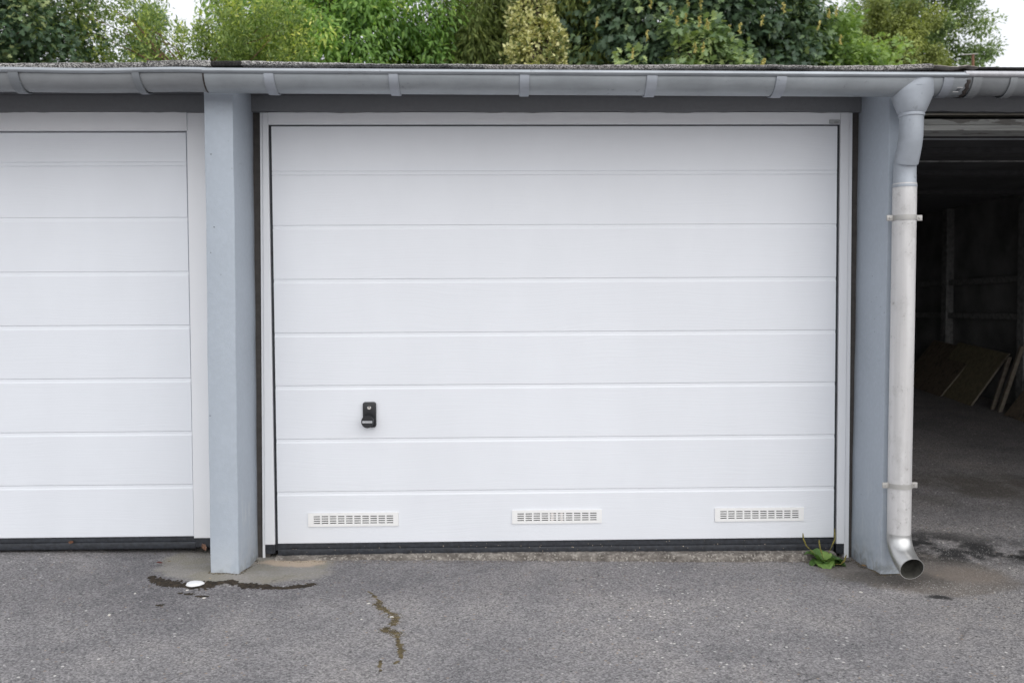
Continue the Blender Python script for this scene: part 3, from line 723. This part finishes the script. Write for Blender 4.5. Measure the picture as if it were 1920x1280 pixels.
# ------------------------------------------------------------------ moss, debris and small things on the ground
def blobs(name, items, mat, parent=None, seed=1, flat=.5):
    """many tiny irregular lumps (x, y, size) as one mesh"""
    r_ = np.random.default_rng(seed); base = np.array([(1, 0, 0), (-1, 0, 0), (0, 1, 0), (0, -1, 0), (0, 0, 1), (.7, .7, .1), (-.7, .7, .1), (.7, -.7, .1), (-.7, -.7, .1)], float)
    F = [(0, 5, 4), (5, 2, 4), (2, 6, 4), (6, 1, 4), (1, 8, 4), (8, 3, 4), (3, 7, 4), (7, 0, 4)]
    V = []; I = []
    for k, (x, y, s) in enumerate(items):
        a = r_.uniform(0, 6.28); b = base*r_.uniform(.6, 1.25, (9, 1)); c, s_ = math.cos(a), math.sin(a)
        p = np.stack([b[:, 0]*c-b[:, 1]*s_, b[:, 0]*s_+b[:, 1]*c, b[:, 2]*flat], 1)*s
        V.append(p+[x, y, float(zg(x, y))-.0005]); I.append(np.array(F)+9*k)
    V = np.concatenate(V); I = np.concatenate(I).ravel()
    return np_mesh(name, V, np.full(len(I)//3, 3), I, mat, parent)
def along(poly, widths, n, seed, s0=.002, s1=.006, asp=.6):
    r_ = random.Random(seed); out = []
    L = [math.dist(a, b) for a, b in zip(poly, poly[1:])]; T = sum(L)
    for _ in range(n):
        t = r_.random()*T; k = 0
        while k < len(L)-1 and t > L[k]: t -= L[k]; k += 1
        f = t/L[k]; x = poly[k][0]*(1-f)+poly[k+1][0]*f; y = poly[k][1]*(1-f)+poly[k+1][1]*f
        w_ = widths[k]*(1-f)+widths[k+1]*f; q_ = sum(L[:k])+t
        w_ *= max(.0, .75+.55*math.sin(q_*61+seed)*math.sin(q_*23+1)+.35*math.sin(q_*140+seed*2)); y += .004*math.sin(q_*48+seed)+.002*math.sin(q_*130); x += .004*math.sin(q_*37+2*seed)
        if w_ < .0015: continue
        x += r_.gauss(0, w_*.42); y += r_.gauss(0, w_*.42*asp); out.append((x, y, r_.uniform(s0, s1)))
    return out
ML = [(-1.608, -.323), (-1.595, -.355), (-1.537, -.395), (-1.459, -.410), (-1.425, -.420), (-1.388, -.418), (-1.351, -.400), (-1.323, -.385), (-1.300, -.382), (-1.269, -.385), (-1.23, -.392), (-1.18, -.400), (-1.121, -.402), (-1.06, -.395), (-1.054, -.395), (-.999, -.372), (-.972, -.328)]
MW = [.012, .020, .026, .030, .040, .038, .012, .020, .024, .012, .014, .026, .020, .006, .012, .018, .016]
it = along(ML, [w*1.1 for w in MW], 6500, 3, .003, .008, .8)
it += along([(-1.45, -.478), (-1.40, -.485)], [.010, .012], 160, 4)+along([(-1.385, -.500), (-1.335, -.503)], [.011, .009], 200, 5)+along([(-1.478, -.600), (-1.466, -.600)], [.012, .012], 90, 6)
tag(blobs('moss', it, MOSS_D, seed=2), 'dark brown moss filling the crack in front of the left pillar', 'moss', kind='stuff')
CK = [(-.777, -.413), (-.740, -.445), (-.722, -.470), (-.713, -.500), (-.700, -.535), (-.700, -.579), (-.668, -.620), (-.640, -.670), (-.618, -.716), (-.616, -.77), (-.626, -.800), (-.650, -.815), (-.612, -.840), (-.590, -.885), (-.576, -.95), (-.573, -1.015), (-.560, -1.05), (-.576, -1.095)]
CW = [.0, .004, .016, .006, .004, .026, .026, .030, .020, .026, .012, .030, .026, .020, .016, .012, .008, .004]
it = along(CK, [w*.85 for w in CW], 5200, 7, .0013, .0045, .9)+along([(-.622, -1.07), (-.616, -1.10), (-.612, -1.14)], [.003, .006, .004], 160, 8)
tag(blobs('moss', it, MOSS_G, seed=3), 'olive moss in the winding crack of the forecourt', 'moss', kind='stuff')
it = along(CK[1:10], [.02]*9, 520, 17, .0012, .0032, .8)
tag(blobs('grit', it, plain('pale_grit', (.30, .25, .20), .9, var=.3, scale=90), seed=4), 'pale grit mixed into the winding crack', 'grit', kind='stuff')
r_ = random.Random(12); it = []
for _ in range(900):
    it.append((r_.gauss(1.60, .22), r_.gauss(-.45, .05), r_.uniform(.0010, .0028)))
for _ in range(700):
    it.append((r_.gauss(1.68, .18), r_.gauss(.0, .10), r_.uniform(.0010, .0025)))
it = [p for p in it if not (p[0] < 1.40 and p[1] > -.31)]
tag(blobs('grit', it, plain('white_grit', (.55, .54, .52), .8, var=.2, scale=120), seed=5), 'white grit washed out below the downpipe', 'grit', kind='stuff')
it = [(r_.uniform(-1.19, 1.19), -.045+r_.gauss(0, .010)-.01, r_.uniform(.001, .0035)) for _ in range(900)]
tag(blobs('litter', it, plain('brown_litter', (.20, .15, .10), .95, var=.5, scale=60), seed=6), 'fine brown litter along the foot of the middle door', 'litter', kind='stuff')
r_ = random.Random(77)
it = [(r_.uniform(-2.4, 2.6), -.15-1.9*r_.random()**.8, r_.uniform(.0012, .0042)) for _ in range(420)]
it = [p for p in it if not (-1.41 < p[0] < -1.25 and p[1] > -.34) and not (1.25 < p[0] < 1.42 and p[1] > -.34)]
tag(blobs('litter', it[:260], plain('tan_crumbs', (.33, .25, .17), .9, var=.4, scale=50), seed=8), 'scattered tan crumbs and seed husks on the forecourt', 'litter', kind='stuff')
tag(blobs('litter', it[260:], plain('dark_crumbs', (.05, .045, .04), .9, var=.4, scale=50), seed=9), 'scattered dark crumbs of dirt on the forecourt', 'litter', kind='stuff')
it = along([(-1.395, -.03), (-1.397, -.306), (-1.276, -.306), (-1.274, -.03)], [.010, .012, .010, .014], 900, 21, .0012, .004, 1)+along([(1.266, -.02), (1.266, -.306), (1.33, -.308), (1.39, -.306)], [.018, .014, .012, .010], 900, 22, .0012, .004, 1)+along([(-1.2, -.048), (0, -.052), (1.2, -.064)], [.004, .006, .007], 2200, 24, .001, .0028, 1)+along([(1.05, -.065), (1.15, -.07), (1.26, -.05)], [.012, .022, .02], 700, 23, .0012, .004, 1)
tag(blobs('dirt', it, plain('pier_foot_dirt', (.085, .07, .045), .95, var=.5, scale=50), seed=10), 'crumbly brown dirt gathered round the pillar feet and the weed', 'dirt', kind='stuff')
# debris specks clinging to the rubber seals
sp = []
for _ in range(70): sp.append((r_.uniform(-1.19, 1.19), r_.uniform(.012, .056), r_.uniform(.0007, .0020)))
bm = bmesh.new()
for x, z, s in sp:
    t = bmesh.new(); bmesh.ops.create_icosphere(t, subdivisions=1, radius=s); 
    for v in t.verts: v.co.y *= .4; v.co.x *= r_.uniform(.6, 1.6); v.co.z *= r_.uniform(.6, 2.0)
    merge(bm, t, 0, Matrix.Translation((x, -.0035, z)))
o = bm_obj('seal_specks', bm, plain('seed_fluff', (.45, .38, .30), .9, var=.3), D); o['kind'] = 'stuff'
# white lid
def lumpy(name, x, y, rx, ry, h, mat, seed, rot=0, parent=None):
    bm = bmesh.new(); bmesh.ops.create_uvsphere(bm, u_segments=24, v_segments=10, radius=1); r2 = random.Random(seed); ph = r2.uniform(0, 6)
    c, s = math.cos(rot), math.sin(rot)
    for v in bm.verts:
        k = 1+.05*math.sin(3*math.atan2(v.co.y, v.co.x)+ph)+.03*math.sin(7*math.atan2(v.co.y, v.co.x)+ph)
        X, Y, Z = v.co.x*rx*k, v.co.y*ry*k, max(v.co.z, -.2)*h; v.co = Vector((x+X*c-Y*s, y+X*s+Y*c, float(zg(x, y))+Z+h*.2))
    return bm_obj(name, bm, mat, parent, True)
WHITE = plain('white_plastic', (.86, .86, .87), .4, var=.01)
tag(lumpy('plastic_disc', -1.413, -.408, .034, .030, .010, WHITE, 1), 'oval white plastic disc lying in the moss before the left pillar', 'disc')
CHIP = plain('pale_stone_chip', (.66, .63, .58), .8, var=.1)
for (x, y, s, lab) in ((-1.603, -.706, .006, 'largest pale chip alone on the asphalt below the moss crack'), (-.733, -.562, .005, 'pale chip just left of the top of the winding crack'), (-1.600, -.50, .0045, 'small pale chip left of the mossy crack, near its lower edge'), (-1.425, -.455, .005, 'small pale chip touching the lower rim of the moss'), (-1.343, -.515, .005, 'small pale chip under the short lower moss tuft'),
                       (-.633, -.70, .006, 'flat pale sliver stuck across the winding crack'), (-.735, -.72, .0035, 'small pale chip left of the middle of the winding crack'), (1.120, -.46, .006, 'pale crumb beside the edge of the repair patch, left of the pipe outlet')):
    tag(lumpy('stone_chip', x, y, s*1.3, s*.8, s*.5, CHIP, int(abs(x)*1000), abs(x)*5), lab, 'stone', 'pale chips on the forecourt')
# dry leaves
def dry_leaf(x, y, z, s, rx, ry, rz, col, lab):
    bm = bmesh.new(); pts = [(-.5, 0, 0), (-.1, -.33, .06), (.35, -.22, .08), (.6, 0, .0), (.3, .26, .1), (-.15, .30, .05)]
    vs_ = [bm.verts.new(Vector(p)*s) for p in pts]; m_ = bm.verts.new(Vector((.05, 0, -.05))*s)
    for k in range(6): bm.faces.new((vs_[k], vs_[(k+1) % 6], m_))
    bmesh.ops.solidify(bm, geom=list(bm.faces), thickness=.0006)
    bmesh.ops.transform(bm, matrix=Matrix.Translation((x, y, z)) @ Matrix.Rotation(rz, 4, 'Z') @ Matrix.Rotation(ry, 4, 'Y') @ Matrix.Rotation(rx, 4, 'X'), verts=bm.verts)
    tag(bm_obj('dry_leaf', bm, plain('dry_leaf_'+str(len(bpy.data.materials)), col, .8, var=.2, scale=90)), lab, 'leaf', 'dry leaves by the garages')
dry_leaf(-1.512, -.010, .055, .032, R(75), R(65), .3, (.40, .24, .17), 'pinkish brown dry leaf standing under the left door, beside the pillar')
dry_leaf(-2.075, -.006, .080, .020, R(70), 0, .2, (.30, .15, .09), 'small rusty leaf caught on the black seal of the left door')
dry_leaf(-1.640, -.165, .034, .030, .2, .3, .9, (.20, .07, .06), 'dark red withered leaf left of the pillar patch')
dry_leaf(-1.606, -.150, .036, .028, .4, .2, 2.2, (.34, .22, .09), 'yellowish withered leaf next to the dark red one')
dry_leaf(1.262, -.165, -.014, .030, .2, .2, .3, (.36, .24, .12), 'tan dry leaf on the ground at the foot of the right pillar')

# plantain weed
W_ = empty('plantain_weed', (1.118, -.095, float(zg(1.118, -.095))))
tag(W_, 'broad-leaved green weed with upright seed spikes in the corner of the middle door', 'weed')
WL = mat_leaf('plantain_leaf', [(0, (.07, .135, .04)), (.5, (.13, .24, .065)), (1, (.26, .40, .10))], .5, .25, gain=1.0)
WS = plain('seed_spike', (.20, .17, .04), .8, var=.3, scale=200, bump=.5)
def weed_leaf(az, L, Wd, droop, lift, tint, twist=0):
    rows = 9; cols = 7; V = []; Wd *= 1.2; lift *= .75
    for i_ in range(rows):
        t = i_/(rows-1); w2 = Wd*.5*(math.sin(math.pi*min(1, t**.8*.97+.03))**.75); x = L*t*(1-.15*t); zc = lift*math.sin(t*math.pi*.5)*L-droop*L*t*t
        for j_ in range(cols):
            u = (j_/(cols-1)-.5)*2; V.append((x, u*w2, zc+abs(u)*w2*.30+.0022*math.sin(t*15+u*4)+.0011*math.cos(u*9.4)+twist*u*w2))
    V = np.array(V); c, s = math.cos(az), math.sin(az)
    V = np.stack([V[:, 0]*c-V[:, 1]*s, V[:, 0]*s+V[:, 1]*c, V[:, 2]+.006], 1); idx = []
    for i_ in range(rows-1):
        for j_ in range(cols-1): a = i_*cols+j_; idx += [a, a+1, a+1+cols, a+cols]
    V = V*1.22
    o = np_mesh('leaf', V, np.full(len(idx)//4, 4), idx, WL, W_, np.full(len(V), tint)+np.random.default_rng(int(az*10)+50).uniform(-.08, .08, len(V)), True)
    return o
for a in ((R(165), .075, .060, .25, .75, .35, .2), (R(195), .066, .040, .35, .25, .22, 0), (R(235), .055, .040, .3, .25, .55, 0), (R(262), .078, .050, .35, .25, .72, .2), (R(300), .055, .042, .25, .35, .6, 0),
          (R(335), .085, .068, .35, .45, .30, -.2), (R(10), .092, .070, .4, .40, .25, 0), (R(350), .110, .052, .40, .20, .4, .1), (R(80), .055, .045, .2, .8, .45, 0), (R(40), .045, .036, .1, .9, .95, 0), (R(120), .062, .050, .2, .9, .5, 0), (R(285), .035, .030, .1, .7, .8, 0)):
    weed_leaf(*a)
for pts in ([(-.005, 0, .01), (-.035, .012, .045), (-.066, .02, .075), (-.078, .02, .105), (-.080, .02, .130)], [(0, -.01, .01), (-.012, -.015, .05), (-.022, -.015, .085), (-.024, -.015, .110)], [(.01, .02, .01), (.045, .03, .06), (.062, .03, .100), (.060, .03, .145)], [(.02, -.03, .01), (.055, -.05, .015), (.070, -.05, .03), (.078, -.05, .055)]):
    bm = bmesh.new(); n_ = len(pts); fine = []
    for k in range(n_-1):
        for s in (0, .5): fine.append(Vector(pts[k]).lerp(Vector(pts[k+1]), s))
    fine.append(Vector(pts[-1])); m_ = len(fine)
    tube(bm, fine, [(.0012 if k < m_*.35 else .0032 if k < m_-1 else .0012) for k in range(m_)], 8)
    bm_obj('seed_spike', bm, WS, W_, True)

# ------------------------------------------------------------------ trees and shrubs behind the garages
RHOMB = (np.array([(0, 0, 0), (.35, -.26, .05), (.35, .26, .05), (1, 0, -.06)]), [(0, 1, 3), (0, 3, 2)])
LANCE = (np.array([(0, 0, 0), (.22, -.17, .05), (.22, .17, .05), (.6, -.15, .02), (.6, .15, .02), (1, 0, -.12), (.4, 0, 0)]), [(0, 1, 6), (0, 6, 2), (1, 3, 5, 6), (6, 5, 4, 2)])
ML_ = [(0, 0), (.12, -.10), (-.02, -.42), (.26, -.24), (.44, -.58), (.50, -.18), (.74, -.26), (1.0, 0)]
MAPLE = (np.array([(x, y, .10*abs(y)-.10*x*x) for x, y in ML_]+[(x, -y, .10*abs(y)-.10*x*x) for x, y in ML_[1:-1]]+[(.4, 0, 0)]),
         [(14, 0, 1, 2, 3), (14, 3, 4, 5), (14, 5, 6, 7), (14, 9, 8, 0), (14, 11, 10, 9), (14, 7, 13, 12, 11)][:3]+[(14, 10, 9, 8, 0), (14, 12, 11, 10), (14, 7, 13, 12)])
FIL = (np.array([(0, 0, 0), (.5, -.09, -.02), (.5, .09, -.02), (1, 0, -.12)]), [(0, 1, 3), (0, 3, 2)])
IVY = (np.array([(0, 0, 0), (.15, -.38, .04), (.55, -.34, .02), (1, 0, -.08), (.55, .34, .02), (.15, .38, .04)]), [(0, 1, 2, 3), (0, 3, 4, 5)])
def leaves(name, P, A, N, S, tmpl, tint, mat, parent):
    """P positions, A axis directions, N rough normals, S sizes: real small leaf faces, one mesh"""
    T, F = tmpl
    A = A/np.linalg.norm(A, axis=1, keepdims=True); B_ = np.cross(N, A); B_ /= np.maximum(np.linalg.norm(B_, axis=1, keepdims=True), 1e-6); C_ = np.cross(A, B_)
    V = (P[:, None, :]+S[:, None, None]*(T[None, :, 0:1]*A[:, None, :]+T[None, :, 1:2]*B_[:, None, :]+T[None, :, 2:3]*C_[:, None, :])).reshape(-1, 3)
    nv = len(T); fl = np.concatenate([np.array(f) for f in F]); fs = np.array([len(f) for f in F])
    idx = (np.arange(len(P))[:, None]*nv+fl[None, :]).ravel(); sizes = np.tile(fs, len(P))
    return np_mesh(name, V, sizes, idx, mat, parent, np.repeat(np.clip(tint, 0, 1), nv))
def make_tree(name, label, base, height, crown, mat, tmpl, leaf, n_cl, per, rc, seed, droop=.3, out=.5, tint=(.5, .15, .15), bark=None, trunk_r=.12, group='trees and shrubs behind the garages', cat='tree',
              shape=None, twig_r=.006, inner=.35, stretch=(1, 1, .8), shells=True, zfloor=1.4, topfun=None, clumps=None):
    """crown = (cx, cy, cz, rx, ry, rz)"""
    g = np.random.default_rng(seed); root = empty(name, base); tag(root, label, cat, group)
    bx_, by_, bz_ = base; cx, cy, cz, rx, ry, rz = crown
    if clumps is None:
        C = []
        while len(C) < n_cl:
            v = g.normal(size=3); v /= np.linalg.norm(v); rr = inner+(1-inner)*g.random()**.6
            p = np.array([cx+v[0]*rx*rr, cy+v[1]*ry*rr, cz+v[2]*rz*rr])
            if p[2] < zfloor: continue
            if topfun is not None and not topfun(p, g): continue
            C.append(p)
        C = np.array(C)
    else: C = np.array(clumps(g))
    cen = np.array([cx, cy, cz])
    # trunk and limbs
    bm = bmesh.new(); top = np.array([cx, cy, min(cz+rz*.5, cz+1.5)])
    tp = [np.array(base)+(top-np.array(base))*t+np.array([.06*math.sin(t*7+seed), .06*math.cos(t*5+seed), 0])*height*.08 for t in np.linspace(0, 1, 8)]
    tp = [p-np.array(base) for p in tp]
    tube(bm, tp, [trunk_r*(1-.75*t) for t in np.linspace(0, 1, 8)], 9)
    for k in g.choice(len(C), min(len(C), 90), replace=False):
        c = C[k]-np.array(base); h = min(max((c[2]-g.uniform(.4, 1.2)*.8), .5), tp[-1][2]*.98)
        j_ = min(int(h/tp[-1][2]*7), 6); f = h/tp[-1][2]*7-j_; s = tp[j_]*(1-f)+tp[j_+1]*f
        mid = (s+c)/2+np.array([0, 0, .12*np.linalg.norm(c-s)])+g.normal(size=3)*.06
        r0 = min(trunk_r*.32, .03)
        tube(bm, [s, (s+mid)/2+g.normal(size=3)*.03, mid, (mid+c)/2+g.normal(size=3)*.03, c], [r0, r0*.7, r0*.5, r0*.3, twig_r*.6], 5, cap=False)
    bm_obj('trunk', bm, bark or BARK, root)
    n_t = len(C)*per; ci = np.repeat(np.arange(len(C)), per)
    off = g.normal(size=(n_t, 3)); off /= np.linalg.norm(off, axis=1, keepdims=True); off *= (g.random((n_t, 1))**.45)
    rcs = rc*g.uniform(.6, 1.3, len(C))[ci][:, None]
    P = C[ci]+off*rcs*np.array(stretch)
    d = P-cen; d /= np.linalg.norm(d, axis=1, keepdims=True)
    A = out*d+.9*off+g.normal(size=(n_t, 3))*.45; A[:, 2] -= droop
    N = g.normal(size=(n_t, 3))*.5+np.array([0, -.35, .8])+.45*off+.5*d
    S = leaf*g.uniform(.65, 1.25, n_t)
    t = tint[0]+tint[1]*g.normal(size=len(C))[ci]+tint[2]*g.normal(size=n_t)
    leaves('crown', P-np.array(base), A, N, S, tmpl, t, mat, root)
    return root
zt = lambda d, py: 1.062+d*(578-py)/1600
L_HEDGE = mat_leaf('hedge_maple_leaf', [(0, (.030, .058, .034)), (.5, (.075, .125, .065)), (.85, (.15, .21, .095)), (1, (.24, .28, .12))], .45, .2)
L_SHRUB = mat_leaf('shrub_leaf', [(0, (.085, .13, .045)), (.5, (.18, .24, .075)), (.8, (.34, .41, .12)), (1, (.58, .56, .16))], .5, .35)
L_ASH = mat_leaf('bright_leaf', [(0, (.07, .135, .04)), (.5, (.17, .285, .075)), (.85, (.29, .42, .11)), (1, (.55, .58, .18))], .42, .4)
L_CON = mat_leaf('conifer_spray', [(0, (.05, .072, .026)), (.5, (.13, .17, .05)), (1, (.24, .27, .08))], .6, .25)
L_IVY = mat_leaf('variegated_ivy_leaf', [(0, (.12, .16, .06)), (.35, (.27, .30, .11)), (.5, (.50, .475, .21)), (1, (.74, .70, .38))], .45, .15, gain=1.2)
L_MAP = mat_leaf('dark_maple_leaf', [(0, (.030, .055, .034)), (.5, (.072, .115, .065)), (.85, (.14, .20, .09)), (1, (.22, .28, .11))], .42, .22)
L_MAP2 = mat_leaf('front_maple_leaf', [(0, (.05, .085, .045)), (.5, (.105, .16, .08)), (.85, (.18, .25, .11)), (1, (.28, .34, .14))], .42, .22)
L_MAPL = mat_leaf('light_maple_leaf', [(0, (.08, .13, .045)), (.5, (.16, .24, .075)), (1, (.28, .37, .12))], .45, .35)
L_FARO = mat_leaf('olive_far_leaf', [(0, (.085, .105, .03)), (.5, (.165, .195, .055)), (1, (.27, .30, .085))], .55, .3)
L_FARB = mat_leaf('deep_green_far_leaf', [(0, (.05, .10, .055)), (.5, (.11, .18, .09)), (1, (.18, .27, .12))], .55, .3)
L_OAK = mat_leaf('oak_leaf', [(0, (.08, .12, .055)), (.5, (.15, .21, .085)), (1, (.25, .31, .12))], .5, .3)
GZ0 = -.03
make_tree('field_maple', 'dark green small-leaved maple behind the garages at the far left', (-6.6, 6.9, GZ0), 6, (-6.7, 6.9, 4.0, 1.55, 1.3, 3.2), L_HEDGE, MAPLE, .064, 520, 150, .32, 11, .25, .4, (.45, .2, .22), TWIG, .10, inner=.3)
def shrub_top(p, g): return p[2] < 4.75+.35*math.sin(p[0]*2.3+1)+.25*math.sin(p[0]*6.1)-.25*(abs(p[0]+3.75) < .22)
def shrub_clumps(g):
    C = []
    for _ in range(60):
        x0 = g.uniform(-5.4, -2.55); y0 = g.uniform(6.5, 7.7); top = zt(10.6, g.uniform(-4, 40)+lerp(924+1600*(x0+.274)/10.6, [(190, -15), (290, 5), (335, 28), (385, 55), (425, 48), (460, 15), (560, 10)]))
        lean = g.normal()*.18
        for t in np.linspace(.25, 1, 13): C.append((x0+lean*t+g.normal()*.05, y0+g.normal()*.08, 1.2+(top-1.2)*t))
    return C
make_tree('young_willow', 'loose yellow-green shrub of upright shoots between the dark maple and the bright tree', (-3.9, 7.1, GZ0), 4.6, (-3.9, 7.1, 2.8, 1.4, .7, 1.9), L_SHRUB, LANCE, .056, 0, 78, .135, 12, -.15, .25, (.42, .22, .2), TWIG, .05, cat='shrub', clumps=shrub_clumps, stretch=(1, 1, 1.5), twig_r=.004)
make_tree('walnut_tree', 'bright green tree with long drooping leaves left of the middle', (-2.5, 8.6, GZ0), 7, (-2.55, 8.7, 4.7, 1.75, 1.2, 2.6), L_ASH, LANCE, .098, 460, 120, .36, 13, .75, .35, (.42, .18, .2), BARK, .12, inner=.25)
make_tree('far_tree', 'small deep green treetop in the sky gap right of the dark maple', (-8.8, 18, GZ0), 9, (-8.8, 18, 6.3, .5, .5, 2.5), L_FARB, RHOMB, .09, 90, 180, .30, 31, .2, .3, (.5, .15, .2), BARK, .12)
make_tree('cypress', 'olive feathery conifer between the bright tree and the golden ivy', (-.7, 9.2, GZ0), 8, (-.45, 9.3, 4.3, 1.15, .8, 2.9), L_CON, FIL, .15, 420, 150, .26, 14, 1.2, .45, (.5, .16, .18), BARK, .14, stretch=(1, 1, 1.2), inner=.15,
          topfun=lambda p, g: p[2] < 4.9+1.4*(p[0]+1.6))
make_tree('cypress', 'olive feathery conifer drooping behind and right of the golden ivy', (1.15, 9.4, GZ0), 9, (1.0, 9.4, 5.6, .95, .7, 3.0), L_CON, FIL, .15, 380, 140, .26, 15, 1.3, .4, (.55, .16, .18), BARK, .14, stretch=(1, 1, 1.3), inner=.15)
def ivy_clumps(g):
    C = []
    prof = [(1.0, .40), (4.3, .40), (4.5, .39), (4.7, .33), (4.85, .29), (5.0, .27), (5.3, .26), (6.6, .2)]
    for _ in range(420):
        z = g.uniform(1.2, 6.4); w_ = lerp(z, prof); a = g.uniform(0, 2*math.pi)
        C.append((.345-.11*ss(4.6, 5.0, z)+w_*math.cos(a)*g.uniform(.7, 1), 7.9+.45*w_*math.sin(a), z))
    return C
make_tree('variegated_ivy', 'golden cream variegated ivy climbing a stump in front of the conifers', (.55, 7.95, GZ0), 5.5, (.33, 7.95, 3.6, .6, .4, 2.6), L_IVY, IVY, .050, 0, 75, .125, 16, .35, .8, (.55, .13, .30), BARK, .14, cat='ivy', clumps=ivy_clumps, stretch=(1, 1, 1))
M1 = make_tree('dark_maple', 'large dark green maple with lobed leaves and yellow seed clusters right of the golden ivy', (2.7, 9.0, GZ0), 9, (2.7, 9.1, 5.2, 2.1, 1.2, 3.6), L_MAP, MAPLE, .100, 480, 105, .36, 17, .55, .35, (.42, .18, .18), BARK, .18, inner=.2)
M2 = make_tree('young_maple', 'maple branch clump with yellow keys standing in front of the dark maple', (2.25, 7.7, GZ0), 5, (2.3, 7.75, 3.6, 1.05, .45, 1.35), L_MAP2, MAPLE, .105, 80, 75, .28, 18, .5, .4, (.68, .14, .16), BARK, .07, inner=.2, cat='tree')
make_tree('light_maple', 'lighter yellow-green maple at the right flank of the dark maple', (5.2, 9.6, GZ0), 7, (5.0, 9.6, 3.9, 1.35, .9, 2.3), L_MAPL, MAPLE, .075, 260, 150, .32, 19, .4, .35, (.5, .18, .18), BARK, .12, inner=.2,
          topfun=lambda p, g: p[2] < 6.6-1.15*(p[0]-4.2))
# hanging yellow seed clusters of the maples
KEY = mat_leaf('maple_keys', [(0, (.46, .40, .14)), (1, (.66, .58, .22))], .6, .3, gain=1.0)
def keys(root, n_, cx, cy, cz, rx, ry, rz, seed):
    g = np.random.default_rng(seed); b = np.array(root.location); C = []
    for _ in range(n_): C.append((cx+g.uniform(-rx, rx), cy-ry*g.uniform(.7, 1.1), cz+g.uniform(-rz, rz)))
    for c in C:       # one drooping bunch: winged keys sharing the nodes of a short stalk
        V = []; F = []
        for k in range(6): V += [np.array(c)+[g.normal()*.006, g.normal()*.006, -.022*k], np.array(c)+[.004, .002, -.022*k-.004]]
        for k in range(5): F.append((2*k, 2*k+1, 2*k+3, 2*k+2))
        for k in range(6):
            for _ in range(4):
                d = g.normal(size=3)*.6; d[2] = -.8; d /= np.linalg.norm(d); e = np.cross(d, g.normal(size=3)); e /= np.linalg.norm(e); L_ = g.uniform(.028, .045)
                n0 = len(V); V += [V[2*k]+d*L_*.55+e*L_*.28, V[2*k]+d*L_, V[2*k]+d*L_*.5-e*L_*.28]; F.append((2*k, n0, n0+1, n0+2))
        V = np.array(V)-b
        np_mesh('seed_cluster', V, np.full(len(F), 4), np.array(F).ravel(), KEY, root, g.random(len(V)))
keys(M1, 13, 2.6, 8.1, 4.9, 1.9, .35, .55, 3); keys(M2, 12, 2.3, 7.5, 4.4, .95, .35, .35, 4)
make_tree('far_tree', 'rounded deep green treetop between the maples and the olive tree', (7.9, 17.5, GZ0), 9, (8.1, 17.5, 6.2, 1.1, 1.0, 2.2), L_FARB, RHOMB, .09, 300, 260, .42, 20, .3, .3, (.5, .16, .2), BARK, .16)
make_tree('far_tree', 'broad olive feathery tree right of the deep green treetop', (9.2, 15.5, GZ0), 9, (8.75, 15.5, 5.2, 1.2, 1.0, 3.2), L_FARO, RHOMB, .075, 300, 330, .27, 21, .9, .3, (.5, .18, .2), BARK, .18, inner=.25,
          topfun=lambda p, g: p[2] < 8.9-1.0*abs(p[0]-8.7)**1.3)
make_tree('oak_tree', 'airy grey-green oak with sky showing through at the right edge of the treeline', (13.2, 21, GZ0), 13, (11.9, 21, 8.2, 2.35, 1.5, 6.3), L_OAK, RHOMB, .11, 360, 260, .40, 22, .25, .3, (.5, .18, .2), BARK, .25, inner=.25, topfun=lambda p, g: g.random() < 1.25-.28*max(0, p[0]-11.2))
# aerial on its mast
bm = bmesh.new(); tube(bm, [(6.75, 8.8, GZ0), (6.75, 8.8, 4.72)], [.02, .02], 8)
AE = bm_obj('aerial_mast', bm, plain('rusty_mast', (.20, .10, .06), .8, var=.3)); tag(AE, 'thin rusty mast with a pale aerial rod in front of the oak', 'aerial')
bm = bmesh.new(); tube(bm, [(6.55, 8.75, 4.70), (6.85, 8.85, 4.745)], [.008, .008], 8); bm_obj('rod', bm, CLAMP, AE)
